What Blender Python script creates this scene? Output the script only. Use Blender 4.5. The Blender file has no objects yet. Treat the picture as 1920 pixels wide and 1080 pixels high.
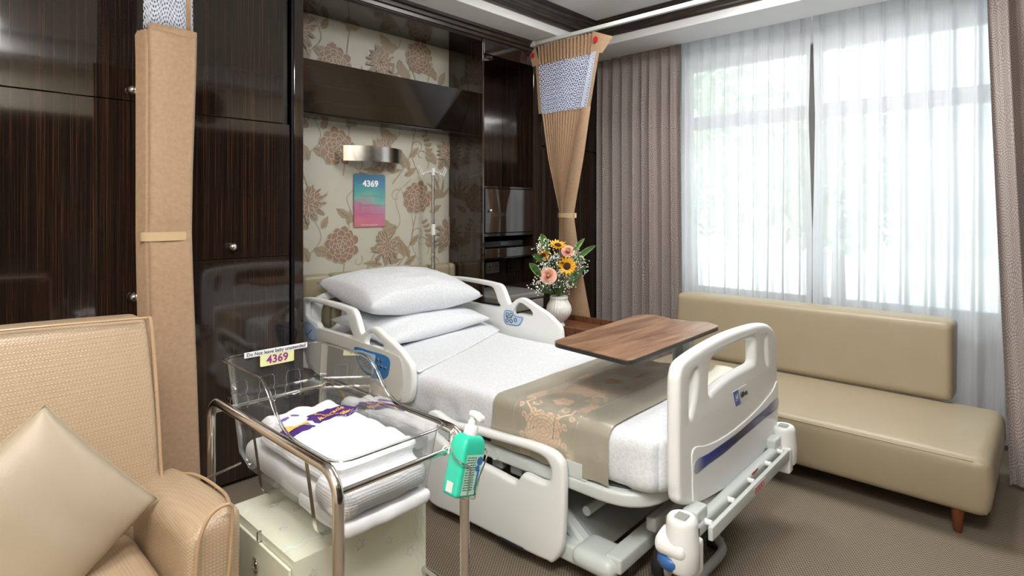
import bpy, bmesh, math, random
from math import sin, cos, pi, radians, atan2, sqrt
from mathutils import Vector, Matrix, noise

# ---------------------------------------------------------------- camera, world, light
F, CX, HY, H = 1085.0, 960.0, 392.0, 1.34
YAW = atan2(.683, .730)
SN, CS = sin(YAW), cos(YAW)
sc = bpy.context.scene
cam_d = bpy.data.cameras.new('camera'); cam = bpy.data.objects.new('camera', cam_d)
sc.collection.objects.link(cam); sc.camera = cam
cam_d.sensor_width = 36; cam_d.lens = 36*F/1920; cam_d.shift_y = -(540-HY)/1920; cam_d.clip_start = .02
cam.location = (0, 0, H); cam.rotation_euler = (pi/2, 0, YAW-pi/2)
sc.view_settings.view_transform = 'Standard'; sc.view_settings.look = 'None'
sc.view_settings.exposure = 0.68; sc.view_settings.gamma = 1; sc.view_settings.use_curve_mapping = False
w = bpy.data.worlds.new('sky'); sc.world = w; w.use_nodes = True
bg = w.node_tree.nodes['Background']; bg.inputs[0].default_value = (.93, .97, 1, 1); bg.inputs[1].default_value = 2.9

def area(name, loc, rot, sx, sy, power, color=(1, 1, 1), portal=False, spread=180):
    l = bpy.data.lights.new(name, 'AREA'); l.shape = 'RECTANGLE'; l.size = sx; l.size_y = sy
    l.energy = power; l.color = color; l.spread = radians(spread)
    if portal: l.cycles.is_portal = True
    o = bpy.data.objects.new(name, l); sc.collection.objects.link(o); o.location = loc; o.rotation_euler = rot
    return o
area('window_portal', (4.46, 1.35, 1.65), (0, radians(90), 0), 2.0, 2.9, 1, portal=True)
FILL_LIGHTS = [(.15, 1.0, 14), (2.75, 1.72, 13), (3.2, .9, 20), (-.65, .1, 18), (.22, -.25, 43)]  # fill lights added under the ceiling out of view, no known fixtures
for lx, ly, pw in FILL_LIGHTS: area('added_fill_light', (lx, ly, 2.755), (0, 0, 0), .6, .6, pw, (1, .975, .945))

# ---------------------------------------------------------------- pixel <-> place helpers
def _ray(px, py):
    u = (px-CX)/F
    return Vector((CS+SN*u, SN-CS*u, (HY-py)/F))
def at(px, py, X=None, Y=None, Z=None):
    r = _ray(px, py)
    d = X/r.x if X is not None else Y/r.y if Y is not None else (Z-H)/r.z
    return Vector((0, 0, H))+r*d
BT = radians(1.5); BO = Vector((1.70*cos(BT)-.81*sin(BT), 1.70*sin(BT)+.81*cos(BT), 0))
def bl(px, py, x=None, y=None, z=None):          # the same in the bed's own frame
    r = _ray(px, py); r = Vector((r.x*cos(BT)+r.y*sin(BT), -r.x*sin(BT)+r.y*cos(BT), r.z))
    d = (1.70+x)/r.x if x is not None else (.81+y)/r.y if y is not None else (z-H)/r.z
    return Vector((r.x*d-1.70, r.y*d-.81, H+r.z*d))

# ---------------------------------------------------------------- object helpers
COL = sc.collection
def tag(o, label=None, cat=None, group=None, kind=None):
    if label: o['label'] = label
    if cat: o['category'] = cat
    if group: o['group'] = group
    if kind: o['kind'] = kind
    return o
def thing(name, label, cat, loc=(0, 0, 0), rz=0, group=None):
    o = bpy.data.objects.new(name, None); COL.objects.link(o); o.empty_display_size = .05
    o.location = loc; o.rotation_euler = (0, 0, rz)
    return tag(o, label, cat, group)
def dup(root, loc=None, rz=None, label=None, scale=None):
    r = root.copy(); COL.objects.link(r)
    if loc is not None: r.location = loc
    if rz is not None: r.rotation_euler = rz if isinstance(rz, tuple) else (0, 0, rz)
    if scale: r.scale = (scale,)*3
    if label: r['label'] = label
    for ch in [o for o in COL.objects if o.parent == root]:
        c = ch.copy(); COL.objects.link(c); c.parent = r
        for g in [o for o in COL.objects if o.parent == ch]:
            d = g.copy(); COL.objects.link(d); d.parent = c
    return r
class MB:
    def __init__(s): s.v = []; s.f = []; s.m = []
    def add(s, vs, fs, m=0):
        b = len(s.v); s.v += [Vector(p) for p in vs]
        for f in fs: s.f.append([b+i for i in f]); s.m.append(m)
        return s
    def box(s, a, b, m=0):
        x0, y0, z0 = a; x1, y1, z1 = b
        return s.add([(x0,y0,z0),(x1,y0,z0),(x1,y1,z0),(x0,y1,z0),(x0,y0,z1),(x1,y0,z1),(x1,y1,z1),(x0,y1,z1)],
                     [(3,2,1,0),(4,5,6,7),(0,1,5,4),(1,2,6,5),(2,3,7,6),(3,0,4,7)], m)
    def hexa(s, p, m=0):           # eight corners: bottom loop, top loop
        return s.add(p, [(3,2,1,0),(4,5,6,7),(0,1,5,4),(1,2,6,5),(2,3,7,6),(3,0,4,7)], m)
    def tube(s, pts, r, n=12, m=0, cap=True, closed=False, flat=1.0):
        pts = [Vector(p) for p in pts]; k = len(pts); rr = r if isinstance(r, (list, tuple)) else [r]*k
        prev = None; vs = []
        for i, p in enumerate(pts):
            a = pts[(i-1) % k] if (closed or i) else p; b = pts[(i+1) % k] if (closed or i < k-1) else p
            t = (b-a).normalized()
            if prev is None:
                up = Vector((0, 0, 1)) if abs(t.z) < .9 else Vector((1, 0, 0)); x = t.cross(up).normalized()
            else:
                x = (prev-t*prev.dot(t)).normalized()
            prev = x; y = t.cross(x)
            for j in range(n):
                an = 2*pi*j/n; vs.append(p+(x*cos(an)+y*sin(an)*flat)*rr[i])
        fs = []
        for i in range(k if closed else k-1):
            for j in range(n):
                i2 = (i+1) % k
                fs.append((i*n+j, i*n+(j+1) % n, i2*n+(j+1) % n, i2*n+j))
        if cap and not closed: fs += [tuple(range(n-1, -1, -1)), tuple((k-1)*n+j for j in range(n))]
        return s.add(vs, fs, m)
    def cyl(s, a, b, r, n=24, m=0, r2=None): return s.tube([a, b], [r, r if r2 is None else r2], n, m)
    def lathe(s, prof, c=(0, 0, 0), n=32, m=0, axis='z', flute=None):
        c = Vector(c); vs = []
        for q, (r, h) in enumerate(prof):
            for j in range(n):
                a = 2*pi*j/n; k = r*(flute(q, a) if flute else 1)
                p = {'z': Vector((k*cos(a), k*sin(a), h)), 'y': Vector((k*cos(a), h, k*sin(a))), 'x': Vector((h, k*cos(a), k*sin(a)))}[axis]
                vs.append(c+p)
        fs = [(i*n+j, i*n+(j+1) % n, (i+1)*n+(j+1) % n, (i+1)*n+j) for i in range(len(prof)-1) for j in range(n)]
        if prof[0][0] > 1e-5: fs.append(tuple(range(n-1, -1, -1)))
        if prof[-1][0] > 1e-5: fs.append(tuple((len(prof)-1)*n+j for j in range(n)))
        return s.add(vs, fs, m)
    def ball(s, c, r, n=12, m=0):
        r3 = r if isinstance(r, (tuple, list, Vector)) else (r, r, r); vs = []
        k = max(4, n//2)
        for i in range(k+1):
            t = pi*i/k
            for j in range(n):
                a = 2*pi*j/n
                vs.append((c[0]+r3[0]*sin(t)*cos(a), c[1]+r3[1]*sin(t)*sin(a), c[2]+r3[2]*cos(t)))
        return s.add(vs, [(i*n+j, (i+1)*n+j, (i+1)*n+(j+1) % n, i*n+(j+1) % n) for i in range(k) for j in range(n)], m)
    def grid(s, fn, nu, nv, m=0, u=(0, 1), v=(0, 1), closeu=False):
        vs = [fn(u[0]+(u[1]-u[0])*i/nu, v[0]+(v[1]-v[0])*j/nv) for i in range(nu+1) for j in range(nv+1)]
        mm = m
        b = len(s.v); s.v += [Vector(p) for p in vs]
        for i in range(nu):
            for j in range(nv):
                s.f.append([b+i*(nv+1)+j, b+(i+1)*(nv+1)+j, b+(i+1)*(nv+1)+j+1, b+i*(nv+1)+j+1])
                s.m.append(mm((i+.5)/nu, (j+.5)/nv) if callable(mm) else mm)
        return s
    def poly(s, pts, m=0): return s.add(pts, [tuple(range(len(pts)))], m)
    def prism(s, pts, d, m=0):      # polygon (any plane) pushed along vector d
        n = len(pts); d = Vector(d)
        return s.add([Vector(p) for p in pts]+[Vector(p)+d for p in pts],
                     [tuple(range(n-1, -1, -1)), tuple(range(n, 2*n))]+[(i, (i+1) % n, n+(i+1) % n, n+i) for i in range(n)], m)
    def soft(s, a, b, r, cell=.05, m=0, fn=None):   # rounded box with a fine grid for folds
        a = Vector(a); b = Vector(b); c = (a+b)/2; h = (b-a)/2; inn = h-Vector((r, r, r))
        def push(p):
            q = Vector([max(-inn[i], min(inn[i], p[i])) for i in range(3)]); dlt = p-q
            o = q+dlt.normalized()*r if dlt.length > 1e-9 else p
            nrm = dlt.normalized() if dlt.length > 1e-9 else Vector((0, 0, 1))
            if fn: o = fn(o+c, nrm)-c
            return o+c
        for ax in range(3):
            i1, i2 = (ax+1) % 3, (ax+2) % 3
            def ticks(hh):
                n = max(2, int(2*hh/cell)); t = [-hh+2*hh*k/n for k in range(n+1)]
                ex = [-hh+r*k for k in (.08, .3, .6, 1)]+[hh-r*k for k in (.08, .3, .6, 1)]
                return sorted(set([round(x, 5) for x in t if abs(x) < hh-r or abs(abs(x)-hh) < 1e-6]+[round(x, 5) for x in ex]))
            t1, t2 = ticks(h[i1]), ticks(h[i2])
            for sg in (-1, 1):
                vs = []
                for x in t1:
                    for y in t2:
                        p = Vector((0, 0, 0)); p[ax] = sg*h[ax]; p[i1] = x; p[i2] = y; vs.append(push(p))
                n2 = len(t2); fs = []
                for i in range(len(t1)-1):
                    for j in range(n2-1):
                        q = (i*n2+j, (i+1)*n2+j, (i+1)*n2+j+1, i*n2+j+1)
                        fs.append(q if sg > 0 else q[::-1])
                s.add(vs, fs, m)
        return s
    def build(s, name, mats, parent=None, off=None, smooth=35, bevel=0, seg=2, merge=0, sub=0, fn=None):
        me = bpy.data.meshes.new(name)
        o3 = Vector(off) if off is not None else Vector((0, 0, 0))
        vs = [Vector(fn(p)) if fn else Vector(p) for p in s.v]
        me.from_pydata([tuple(p-o3) for p in vs], [], s.f)
        for mt in (mats if isinstance(mats, (list, tuple)) else [mats]): me.materials.append(mt)
        me.polygons.foreach_set('material_index', s.m)
        if merge:
            bm = bmesh.new(); bm.from_mesh(me); bmesh.ops.remove_doubles(bm, verts=bm.verts, dist=merge)
            bmesh.ops.recalc_face_normals(bm, faces=bm.faces); bm.to_mesh(me); bm.free()
        if smooth:
            me.polygons.foreach_set('use_smooth', [True]*len(me.polygons))
            if smooth < 180: me.set_sharp_from_angle(angle=radians(smooth))
        me.update()
        o = bpy.data.objects.new(name, me); COL.objects.link(o)
        if parent: o.parent = parent
        if bevel:
            b = o.modifiers.new('b', 'BEVEL'); b.width = bevel; b.segments = seg; b.limit_method = 'ANGLE'; b.angle_limit = radians(40)
            b.harden_normals = False
        if sub:
            q = o.modifiers.new('s', 'SUBSURF'); q.levels = sub; q.render_levels = sub
        return o
def smooth_loop(pts, k=6, closed=True):            # Catmull-Rom through the points; a point given twice stays sharp
    P = [Vector(p) for p in pts]; n = len(P); out = []
    rng = range(n) if closed else range(n-1)
    for i in rng:
        p0 = P[(i-1) % n] if closed or i else P[i]; p1 = P[i]; p2 = P[(i+1) % n]; p3 = P[(i+2) % n] if closed or i < n-2 else P[i+1]
        if (p1-p2).length < 1e-7: continue
        for j in range(k):
            t = j/k; t2 = t*t; t3 = t2*t
            out.append(.5*((2*p1)+(p2-p0)*t+(2*p0-5*p1+4*p2-p3)*t2+(3*p1-p0-3*p2+p3)*t3))
    if not closed: out.append(P[-1])
    return out
def round_poly(pts, r, k=6):                       # polygon with rounded corners, r one value or one per corner
    P = [Vector(p) for p in pts]; n = len(P); out = []
    for i in range(n):
        a, b, c = P[i-1], P[i], P[(i+1) % n]; ri = r[i] if isinstance(r, (list, tuple)) else r
        d1 = (a-b); d2 = (c-b); rr = min(ri, d1.length*.49, d2.length*.49)
        if rr < 1e-6: out.append(b); continue
        p = b+d1.normalized()*rr; q = b+d2.normalized()*rr
        for j in range(k+1):
            t = j/k; out.append(p*(1-t)**2+b*2*t*(1-t)+q*t*t)
    return out
def curve_mesh(cu):
    o = bpy.data.objects.new('tmp', cu); COL.objects.link(o)
    dg = bpy.context.evaluated_depsgraph_get(); me = bpy.data.meshes.new_from_object(o.evaluated_get(dg))
    bpy.data.objects.remove(o); return me
def plate(name, loops, thick, bev, mapf, mt, parent=None, off=None, res=3):   # flat outline with holes, rounded edge
    cu = bpy.data.curves.new('c', 'CURVE'); cu.dimensions = '2D'; cu.fill_mode = 'BOTH'
    cu.extrude = max(thick/2-bev, 0); cu.bevel_depth = bev; cu.bevel_resolution = res; cu.offset = -bev
    for lp in loops:
        sp = cu.splines.new('POLY'); sp.points.add(len(lp)-1); sp.use_cyclic_u = True
        for q, p in zip(sp.points, lp): q.co = (p[0], p[1], 0, 1)
    me = curve_mesh(cu); bpy.data.curves.remove(cu); me.name = name
    o3 = Vector(off) if off is not None else Vector((0, 0, 0))
    for v in me.vertices: v.co = Vector(mapf(v.co.x, v.co.y, v.co.z))-o3
    bm = bmesh.new(); bm.from_mesh(me); bmesh.ops.remove_doubles(bm, verts=bm.verts, dist=1e-5)
    bmesh.ops.recalc_face_normals(bm, faces=bm.faces); bm.to_mesh(me); bm.free()
    me.materials.clear(); me.materials.append(mt)
    me.polygons.foreach_set('use_smooth', [True]*len(me.polygons)); me.set_sharp_from_angle(angle=radians(50))
    o = bpy.data.objects.new(name, me); COL.objects.link(o)
    if parent: o.parent = parent
    return o
def lettering(name, txt, size, mapf, mt, parent=None, off=None, thick=.0006, align='CENTER', bold=0.0, width=None):
    cu = bpy.data.curves.new('t', 'FONT'); cu.body = txt; cu.size = size; cu.align_x = align; cu.align_y = 'CENTER'
    cu.extrude = thick/2; cu.offset = bold; cu.resolution_u = 4
    me = curve_mesh(cu); bpy.data.curves.remove(cu); me.name = name
    k = 1
    if width:
        xs = [v.co.x for v in me.vertices]; k = width/(max(xs)-min(xs))
    o3 = Vector(off) if off is not None else Vector((0, 0, 0))
    for v in me.vertices: v.co = Vector(mapf(v.co.x*k, v.co.y, v.co.z))-o3
    me.materials.clear(); me.materials.append(mt)
    o = bpy.data.objects.new(name, me); COL.objects.link(o)
    if parent: o.parent = parent
    return o
def frame_map(o, ux, uy):                          # plane at o with unit axes ux, uy; third is the normal
    o = Vector(o); ux = Vector(ux).normalized(); uy = Vector(uy).normalized(); n = ux.cross(uy)
    return lambda a, b, c: o+ux*a+uy*b+n*c

# ---------------------------------------------------------------- materials
def lin(*c):
    if len(c) == 1: c = c[0]
    r = [(x/255/12.92 if x/255 <= .04045 else ((x/255+.055)/1.055)**2.4) for x in c]
    return (r[0], r[1], r[2], 1)
class N:
    def __init__(s, m): s.t = m.node_tree; s.n = s.t.nodes; s.l = s.t.links; s.b = s.n['Principled BSDF']
    def new(s, t, **k):
        x = s.n.new(t)
        for a, v in k.items():
            if a.startswith('i_'): x.inputs[a[2:].replace('_', ' ')].default_value = v
            else: setattr(x, a, v)
        return x
    def link(s, a, b): s.l.new(a, b)
    def coord(s, sc_=(1, 1, 1), kind='Object', rot=(0, 0, 0)):
        c = s.new('ShaderNodeTexCoord'); mp = s.new('ShaderNodeMapping'); mp.inputs['Scale'].default_value = sc_
        mp.inputs['Rotation'].default_value = rot
        s.link(c.outputs[kind], mp.inputs[0]); return mp.outputs[0]
    def noise(s, vec, scale=1, detail=4, rough=.5, dist=0):
        x = s.new('ShaderNodeTexNoise'); x.inputs['Scale'].default_value = scale; x.inputs['Detail'].default_value = detail
        x.inputs['Roughness'].default_value = rough; x.inputs['Distortion'].default_value = dist
        if vec: s.link(vec, x.inputs['Vector'])
        return x.outputs['Fac']
    def ramp(s, fac, stops, interp='LINEAR'):
        x = s.new('ShaderNodeValToRGB'); x.color_ramp.interpolation = interp; e = x.color_ramp.elements
        while len(e) < len(stops): e.new(.5)
        for q, (p, c) in zip(e, stops): q.position = p; q.color = c if len(c) == 4 else (*c, 1)
        s.link(fac, x.inputs[0]); return x.outputs[0]
    def bump(s, h, strength=.3, dist=.002):
        x = s.new('ShaderNodeBump'); x.inputs['Strength'].default_value = strength; x.inputs['Distance'].default_value = dist
        s.link(h, x.inputs['Height']); s.link(x.outputs[0], s.b.inputs['Normal']); return x
    def math(s, op, a, b=0.0):
        x = s.new('ShaderNodeMath', operation=op)
        for i, q in enumerate((a, b)):
            if hasattr(q, 'node'): s.link(q, x.inputs[i])
            else: x.inputs[i].default_value = q
        return x.outputs[0]
    def mix(s, fac, a, b):
        x = s.new('ShaderNodeMix', data_type='RGBA')
        for q, i in ((fac, 0), (a, 6), (b, 7)):
            if hasattr(q, 'node'): s.link(q, x.inputs[i])
            else: x.inputs[i].default_value = q
        return x.outputs[2]
def mat(name, col=(200, 200, 200), rough=.5, metal=0, spec=.5, coat=0, fn=None, **k):
    m = bpy.data.materials.new(name); m.use_nodes = True; n = N(m); b = n.b
    b.inputs['Base Color'].default_value = lin(col) if max(col) > 1 else (*col, 1)
    b.inputs['Roughness'].default_value = rough; b.inputs['Metallic'].default_value = metal
    b.inputs['Specular IOR Level'].default_value = spec; b.inputs['Coat Weight'].default_value = coat
    b.inputs['Coat Roughness'].default_value = .04
    for a, v in k.items(): b.inputs[a.replace('_', ' ')].default_value = v
    if fn: fn(n)
    else:                                           # faint unevenness so nothing is perfectly flat
        f = n.noise(n.coord((30, 30, 30)), 1, 3); mr = n.math('MULTIPLY_ADD', f, .12); mr.node.inputs[2].default_value = max(rough-.06, 0)
        n.link(mr, b.inputs['Roughness'])
    return m
def ebony(name, vec, tint=1.0, rough=.07, coat=.35):
    def fn(n):
        a = n.noise(n.coord(vec), 1, 3, .6); 
        v2 = tuple(x*3.1 for x in vec); b2 = n.noise(n.coord(v2), 1, 2, .5)
        big = n.noise(n.coord(tuple(x*.12 for x in vec)), 1, 2)
        t = n.math('ADD', n.math('MULTIPLY', a, .6), n.math('MULTIPLY', b2, .4))
        t = n.math('ADD', t, n.math('MULTIPLY', n.math('SUBTRACT', big, .5), .10))
        c = n.ramp(t, [(.40, (.0045*tint, .0028*tint, .0022*tint)), (.52, (.009*tint, .0055*tint, .004*tint)), (.58, (.020*tint, .010*tint, .006*tint)), (.68, (.060*tint, .026*tint, .013*tint))])
        n.link(c, n.b.inputs['Base Color'])
    return mat(name, (20, 14, 12), rough, 0, .8, coat, fn)
M = {}
M['ebony'] = ebony('ebony_upright', (260, 260, .9), 1.9)
M['ebony_h'] = ebony('ebony_level', (1.3, 160, 200), .9, .1, 0)
M['ebony_trim'] = ebony('ebony_cornice', (3, 60, 60), 3.0, .3, 0)
M['ebony_trim_y'] = ebony('ebony_cornice_side', (60, 3, 60), 3.4, .3, 0)
M['black'] = mat('black_gap', (.004, .004, .005), .4)
M['blackplastic'] = mat('black_plastic', (.012, .012, .014), .3)
M['ceil'] = mat('ceiling_paint', (244, 246, 248), .8)
M['wallcream'] = mat('cream_wall_paint', (226, 216, 196), .7)
def f_carpet(n):
    v = n.coord((105, 105, 105)); sx = n.new('ShaderNodeSeparateXYZ'); n.link(v, sx.inputs[0])
    a = n.math('SINE', n.math('MULTIPLY', sx.outputs[0], 3.4)); b = n.math('SINE', n.math('MULTIPLY', sx.outputs[1], 5.2))
    p = n.math('ADD', n.math('MULTIPLY', n.math('MULTIPLY', a, b), .5), .5)
    big = n.noise(n.coord((300, 300, 300)), 1, 2)
    p = n.math('ADD', n.math('MULTIPLY', p, .8), n.math('MULTIPLY', big, .3))
    n.link(n.ramp(p, [(.25, lin(80, 72, 62)), (.75, lin(150, 138, 121))]), n.b.inputs['Base Color']); n.bump(p, .5, .003)
M['carpet'] = mat('ribbed_taupe_carpet', (120, 108, 92), .95, 0, .1, fn=f_carpet)
M['paper_bg'] = mat('wallpaper_ground', (184, 182, 168), .42, 0, .4, fn=lambda n: n.bump(n.noise(n.coord((2500, 300, 900)), 1, 2), .15, .0005))
M['paper_flower'] = mat('wallpaper_flower', (142, 115, 93), .5)
M['paper_leaf'] = mat('wallpaper_leaf', (154, 138, 115), .5)

# ---------------------------------------------------------------- room shell
DF, DA = 2.90, 3.26
XW = 4.45
def struct(name, mb, mts, **k): return tag(mb.build(name, mts, **k), kind='structure')
struct('floor', MB().box((-1.05, -.6, -.05), (4.75, 3.4, 0)), M['carpet'], smooth=0)
c = MB()
c.box((-1.05, -.6, 2.78), (4.75, 3.4, 2.90))
c.box((-1.05, 2.65, 2.61), (4.75, 3.4, 2.779)); c.box((3.77, -.6, 2.61), (4.14, 2.649, 2.779))
c.box((-1.05, -.6, 2.61), (3.769, -.35, 2.779)); c.box((4.141, -.6, 2.68), (4.75, 2.649, 2.779))
struct('ceiling', c, M['ceil'], smooth=0, bevel=.003)
struct('wall_left', MB().box((-1.15, -.6, 0), (-1.05, 3.4, 2.78)), M['wallcream'], smooth=0)
f = MB(); f.box((-1.05, -.7, 0), (4.75, -.6, 2.78))
struct('wall_front', f, M['wallcream'], smooth=0)
b = MB(); b.box((-1.05, -.598, 0), (4.3, -.56, 2.18))
struct('trim_1', b, M['ebony'], smooth=0)
# window wall with its opening
WY0, WY1, WZ0, WZ1 = .02, 2.24, .66, 2.52
wr = MB()
wr.box((XW, -.6, 0), (4.65, 3.4, WZ0)); wr.box((XW, -.6, WZ1), (4.65, 3.4, 2.78))
wr.box((XW, -.6, WZ0), (4.65, WY0, WZ1)); wr.box((XW, WY1, WZ0), (4.65, 3.4, WZ1))
struct('wall_right', wr, mat('white_window_wall_paint', (236, 236, 234), .7), smooth=0)
M['winframe'] = mat('grey_window_frame', (112, 108, 104), .45)
def f_glass(n):
    b = n.b; o = n.n['Material Output']
    tr = n.new('ShaderNodeBsdfTransparent'); tr.inputs[0].default_value = (.97, .99, .98, 1)
    gl = n.new('ShaderNodeBsdfGlossy'); gl.inputs['Roughness'].default_value = .02
    fr = n.new('ShaderNodeFresnel'); fr.inputs[0].default_value = 1.45
    mx = n.new('ShaderNodeMixShader'); n.link(fr.outputs[0], mx.inputs[0]); n.link(tr.outputs[0], mx.inputs[1]); n.link(gl.outputs[0], mx.inputs[2])
    n.link(mx.outputs[0], o.inputs['Surface'])
M['pane'] = mat('window_glass', fn=f_glass)
wf = thing('window_1', None, None, (4.55, 0, 0)); tag(wf, kind='structure')
fr = MB(); x0, x1 = 4.50, 4.57; my = 1.252
for a, b_ in (((x0, WY0, WZ0), (x1, WY0+.05, WZ1)), ((x0, WY1-.05, WZ0), (x1, WY1, WZ1)), ((x0, WY0+.05, WZ0), (x1, WY1-.05, WZ0+.05)),
              ((x0, WY0+.05, WZ1-.05), (x1, WY1-.05, WZ1)), ((x0-.02, my-.045, WZ0+.05), (x1, my+.045, WZ1-.05)),
              ((x0-.01, WY0+.05, 1.99), (x1, my-.045, 2.09)), ((x0-.01, my+.045, 1.99), (x1, WY1-.05, 2.09))): fr.box(a, b_)
fr.build('window_frame', M['winframe'], wf, (4.55, 0, 0), smooth=0, bevel=.004)
for y0, y1 in ((WY0+.05, my-.045), (my+.045, WY1-.05)):
    for z0, z1 in ((WZ0+.05, 1.99), (2.09, WZ1-.05)):
        MB().box((4.53, y0, z0), (4.536, y1, z1)).build('window_pane', M['pane'], wf, (4.55, 0, 0), smooth=0)
MB().box((4.36, WY0-.04, WZ0-.055), (4.50, WY1+.04, WZ0+.004)).build('window_sill', mat('grey_stone_sill', (66, 64, 63), .5), wf, (4.55, 0, 0), smooth=0, bevel=.004)
# wall behind the bed with the printed paper
random.seed(4)
wp = MB(); wp.box((-1.05, DA, 0), (4.75, 3.4, 2.78), 0)
lay = [0]
def pp(pts, m):                                     # one printed shape, each a hair above the last
    lay[0] += 1; y = DA-.0006-.00001*lay[0]
    pts = [(max(1.484, min(2.799, a)), max(.7, min(2.509, b))) for a, b in pts]
    wp.poly([(a, y, b) for a, b in pts], m)
def petal(cx, cz, ang, r0, r1, wd, lobes=3, m=1, curl=0.0, outline=.0022):
    def shape(g):
        L = []; n = 12
        for i in range(n+1):
            t = i/n; s_ = sin(pi*min(1, t*.93+.02))**.7*wd*(.5+.6*t)+g
            L.append((r0+(r1-r0)*t, s_, t))
        top = []
        k = lobes*5
        wE = wd*.62+g
        left = [(a, s_) for a, s_, t in L[:9]]; right = [(a, -s_) for a, s_, t in L[:9]][::-1]
        wE = left[-1][1]; aE = left[-1][0]
        arc = []
        for i in range(1, k):
            q = pi/2-pi*i/k
            rr = 1+(.10*abs(sin(lobes*(q+pi/2))) if lobes > 1 else .5*(1-abs(q)/(pi/2)))
            arc.append((aE+(r1+g-aE)*cos(q)*rr, wE*sin(q)))
        return left+arc+right
    for g, mm in ((outline, 0), (0, m)):
        out = []
        for a, s_ in shape(g):
            an = ang+curl*(a-r0)/max(r1-r0, 1e-6)
            out.append((cx+a*cos(an)-s_*sin(an), cz+a*sin(an)+s_*cos(an)))
        pp(out, mm)
def leaf(x, z, ang, ln, wd, bend=.25, m=2):
    def sh(k):
        top, bot = [], []
        for i in range(11):
            t = i/10; a = ang+bend*(t-.5); s_ = wd*k*sin(pi*t**.8)*(1+.12*sin(t*22))
            px_, pz_ = x+ln*t*cos(ang+bend*t*.5), z+ln*t*sin(ang+bend*t*.5)
            top.append((px_-s_*sin(a), pz_+s_*cos(a))); bot.append((px_+s_*sin(a), pz_-s_*cos(a)))
        return top+bot[::-1][1:-1]
    pp(sh(1), m); rib = []
    for i in range(9):
        t = .05+.8*i/8; rib.append((x+ln*t*cos(ang+bend*t*.5), z+ln*t*sin(ang+bend*t*.5)))
    vine(rib, .0011, 0)
def vine(pts, r=.0042, m=2, taper=True):
    P = [Vector((a, b, 0)) for a, b in pts]; up, dn = [], []
    for i, p in enumerate(P):
        t = (P[min(i+1, len(P)-1)]-P[max(i-1, 0)]).normalized(); n_ = Vector((-t.y, t.x, 0)); q = r*(1-.6*i/len(P)) if taper else r
        up.append(p+n_*q); dn.append(p-n_*q)
    for i in range(len(P)-1):
        lay[0] += 0; y = DA-.0006-.00001*lay[0]
        q = [up[i], up[i+1], dn[i+1], dn[i]]
        if all(1.484 < v.x < 2.799 and .7 < v.y < 2.509 for v in q): wp.poly([(v.x, y, v.y) for v in q], m)
    lay[0] += 1
def curl_(x, z, ang, R, turns=1.1, sgn=1, r=.0036):
    pts = []
    for i in range(26):
        t = i/25; a = ang+sgn*turns*2*pi*t**1.1*.75; rr = R*(1-.72*t)
        pts.append((x+rr*cos(a)-R*cos(ang), z+rr*sin(a)-R*sin(ang)))
    vine(pts, r)
def peony(x, z, R=.125, rot=0.0):
    for ring, n_, r1, wd in ((0, 11, 1.0, .30), (1, 9, .76, .26), (2, 8, .54, .2), (3, 5, .34, .15), (4, 3, .2, .1)):
        for i in range(n_):
            petal(x, z, rot+2*pi*(i+.37*ring)/n_+random.uniform(-.1, .1), R*r1*.25, R*r1*random.uniform(.92, 1.08), R*wd, 3, outline=.0032)
def chrys(x, z, R=.13, rot=0.0):
    for ring, n_, r1 in ((0, 16, 1.0), (1, 13, .78), (2, 10, .56), (3, 7, .35)):
        for i in range(n_):
            petal(x, z, rot+2*pi*(i+.5*(ring % 2))/n_, R*r1*.15, R*r1*random.uniform(.88, 1.1), R*.105, 1, curl=random.uniform(-.35, .35), outline=.0026)
def frond(x, z, ang, ln, bend):
    pts = []
    for i in range(15):
        t = i/14; pts.append((x+ln*t*cos(ang+bend*t), z+ln*t*sin(ang+bend*t)))
    vine(pts, .003)
    for i in range(3, 15, 2):
        p = pts[i]; a = ang+bend*i/14*1.7
        for sg in (-1, 1): leaf(p[0], p[1], a+sg*.75, ln*.24*(1-.03*i), ln*.055, sg*.4)
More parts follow.
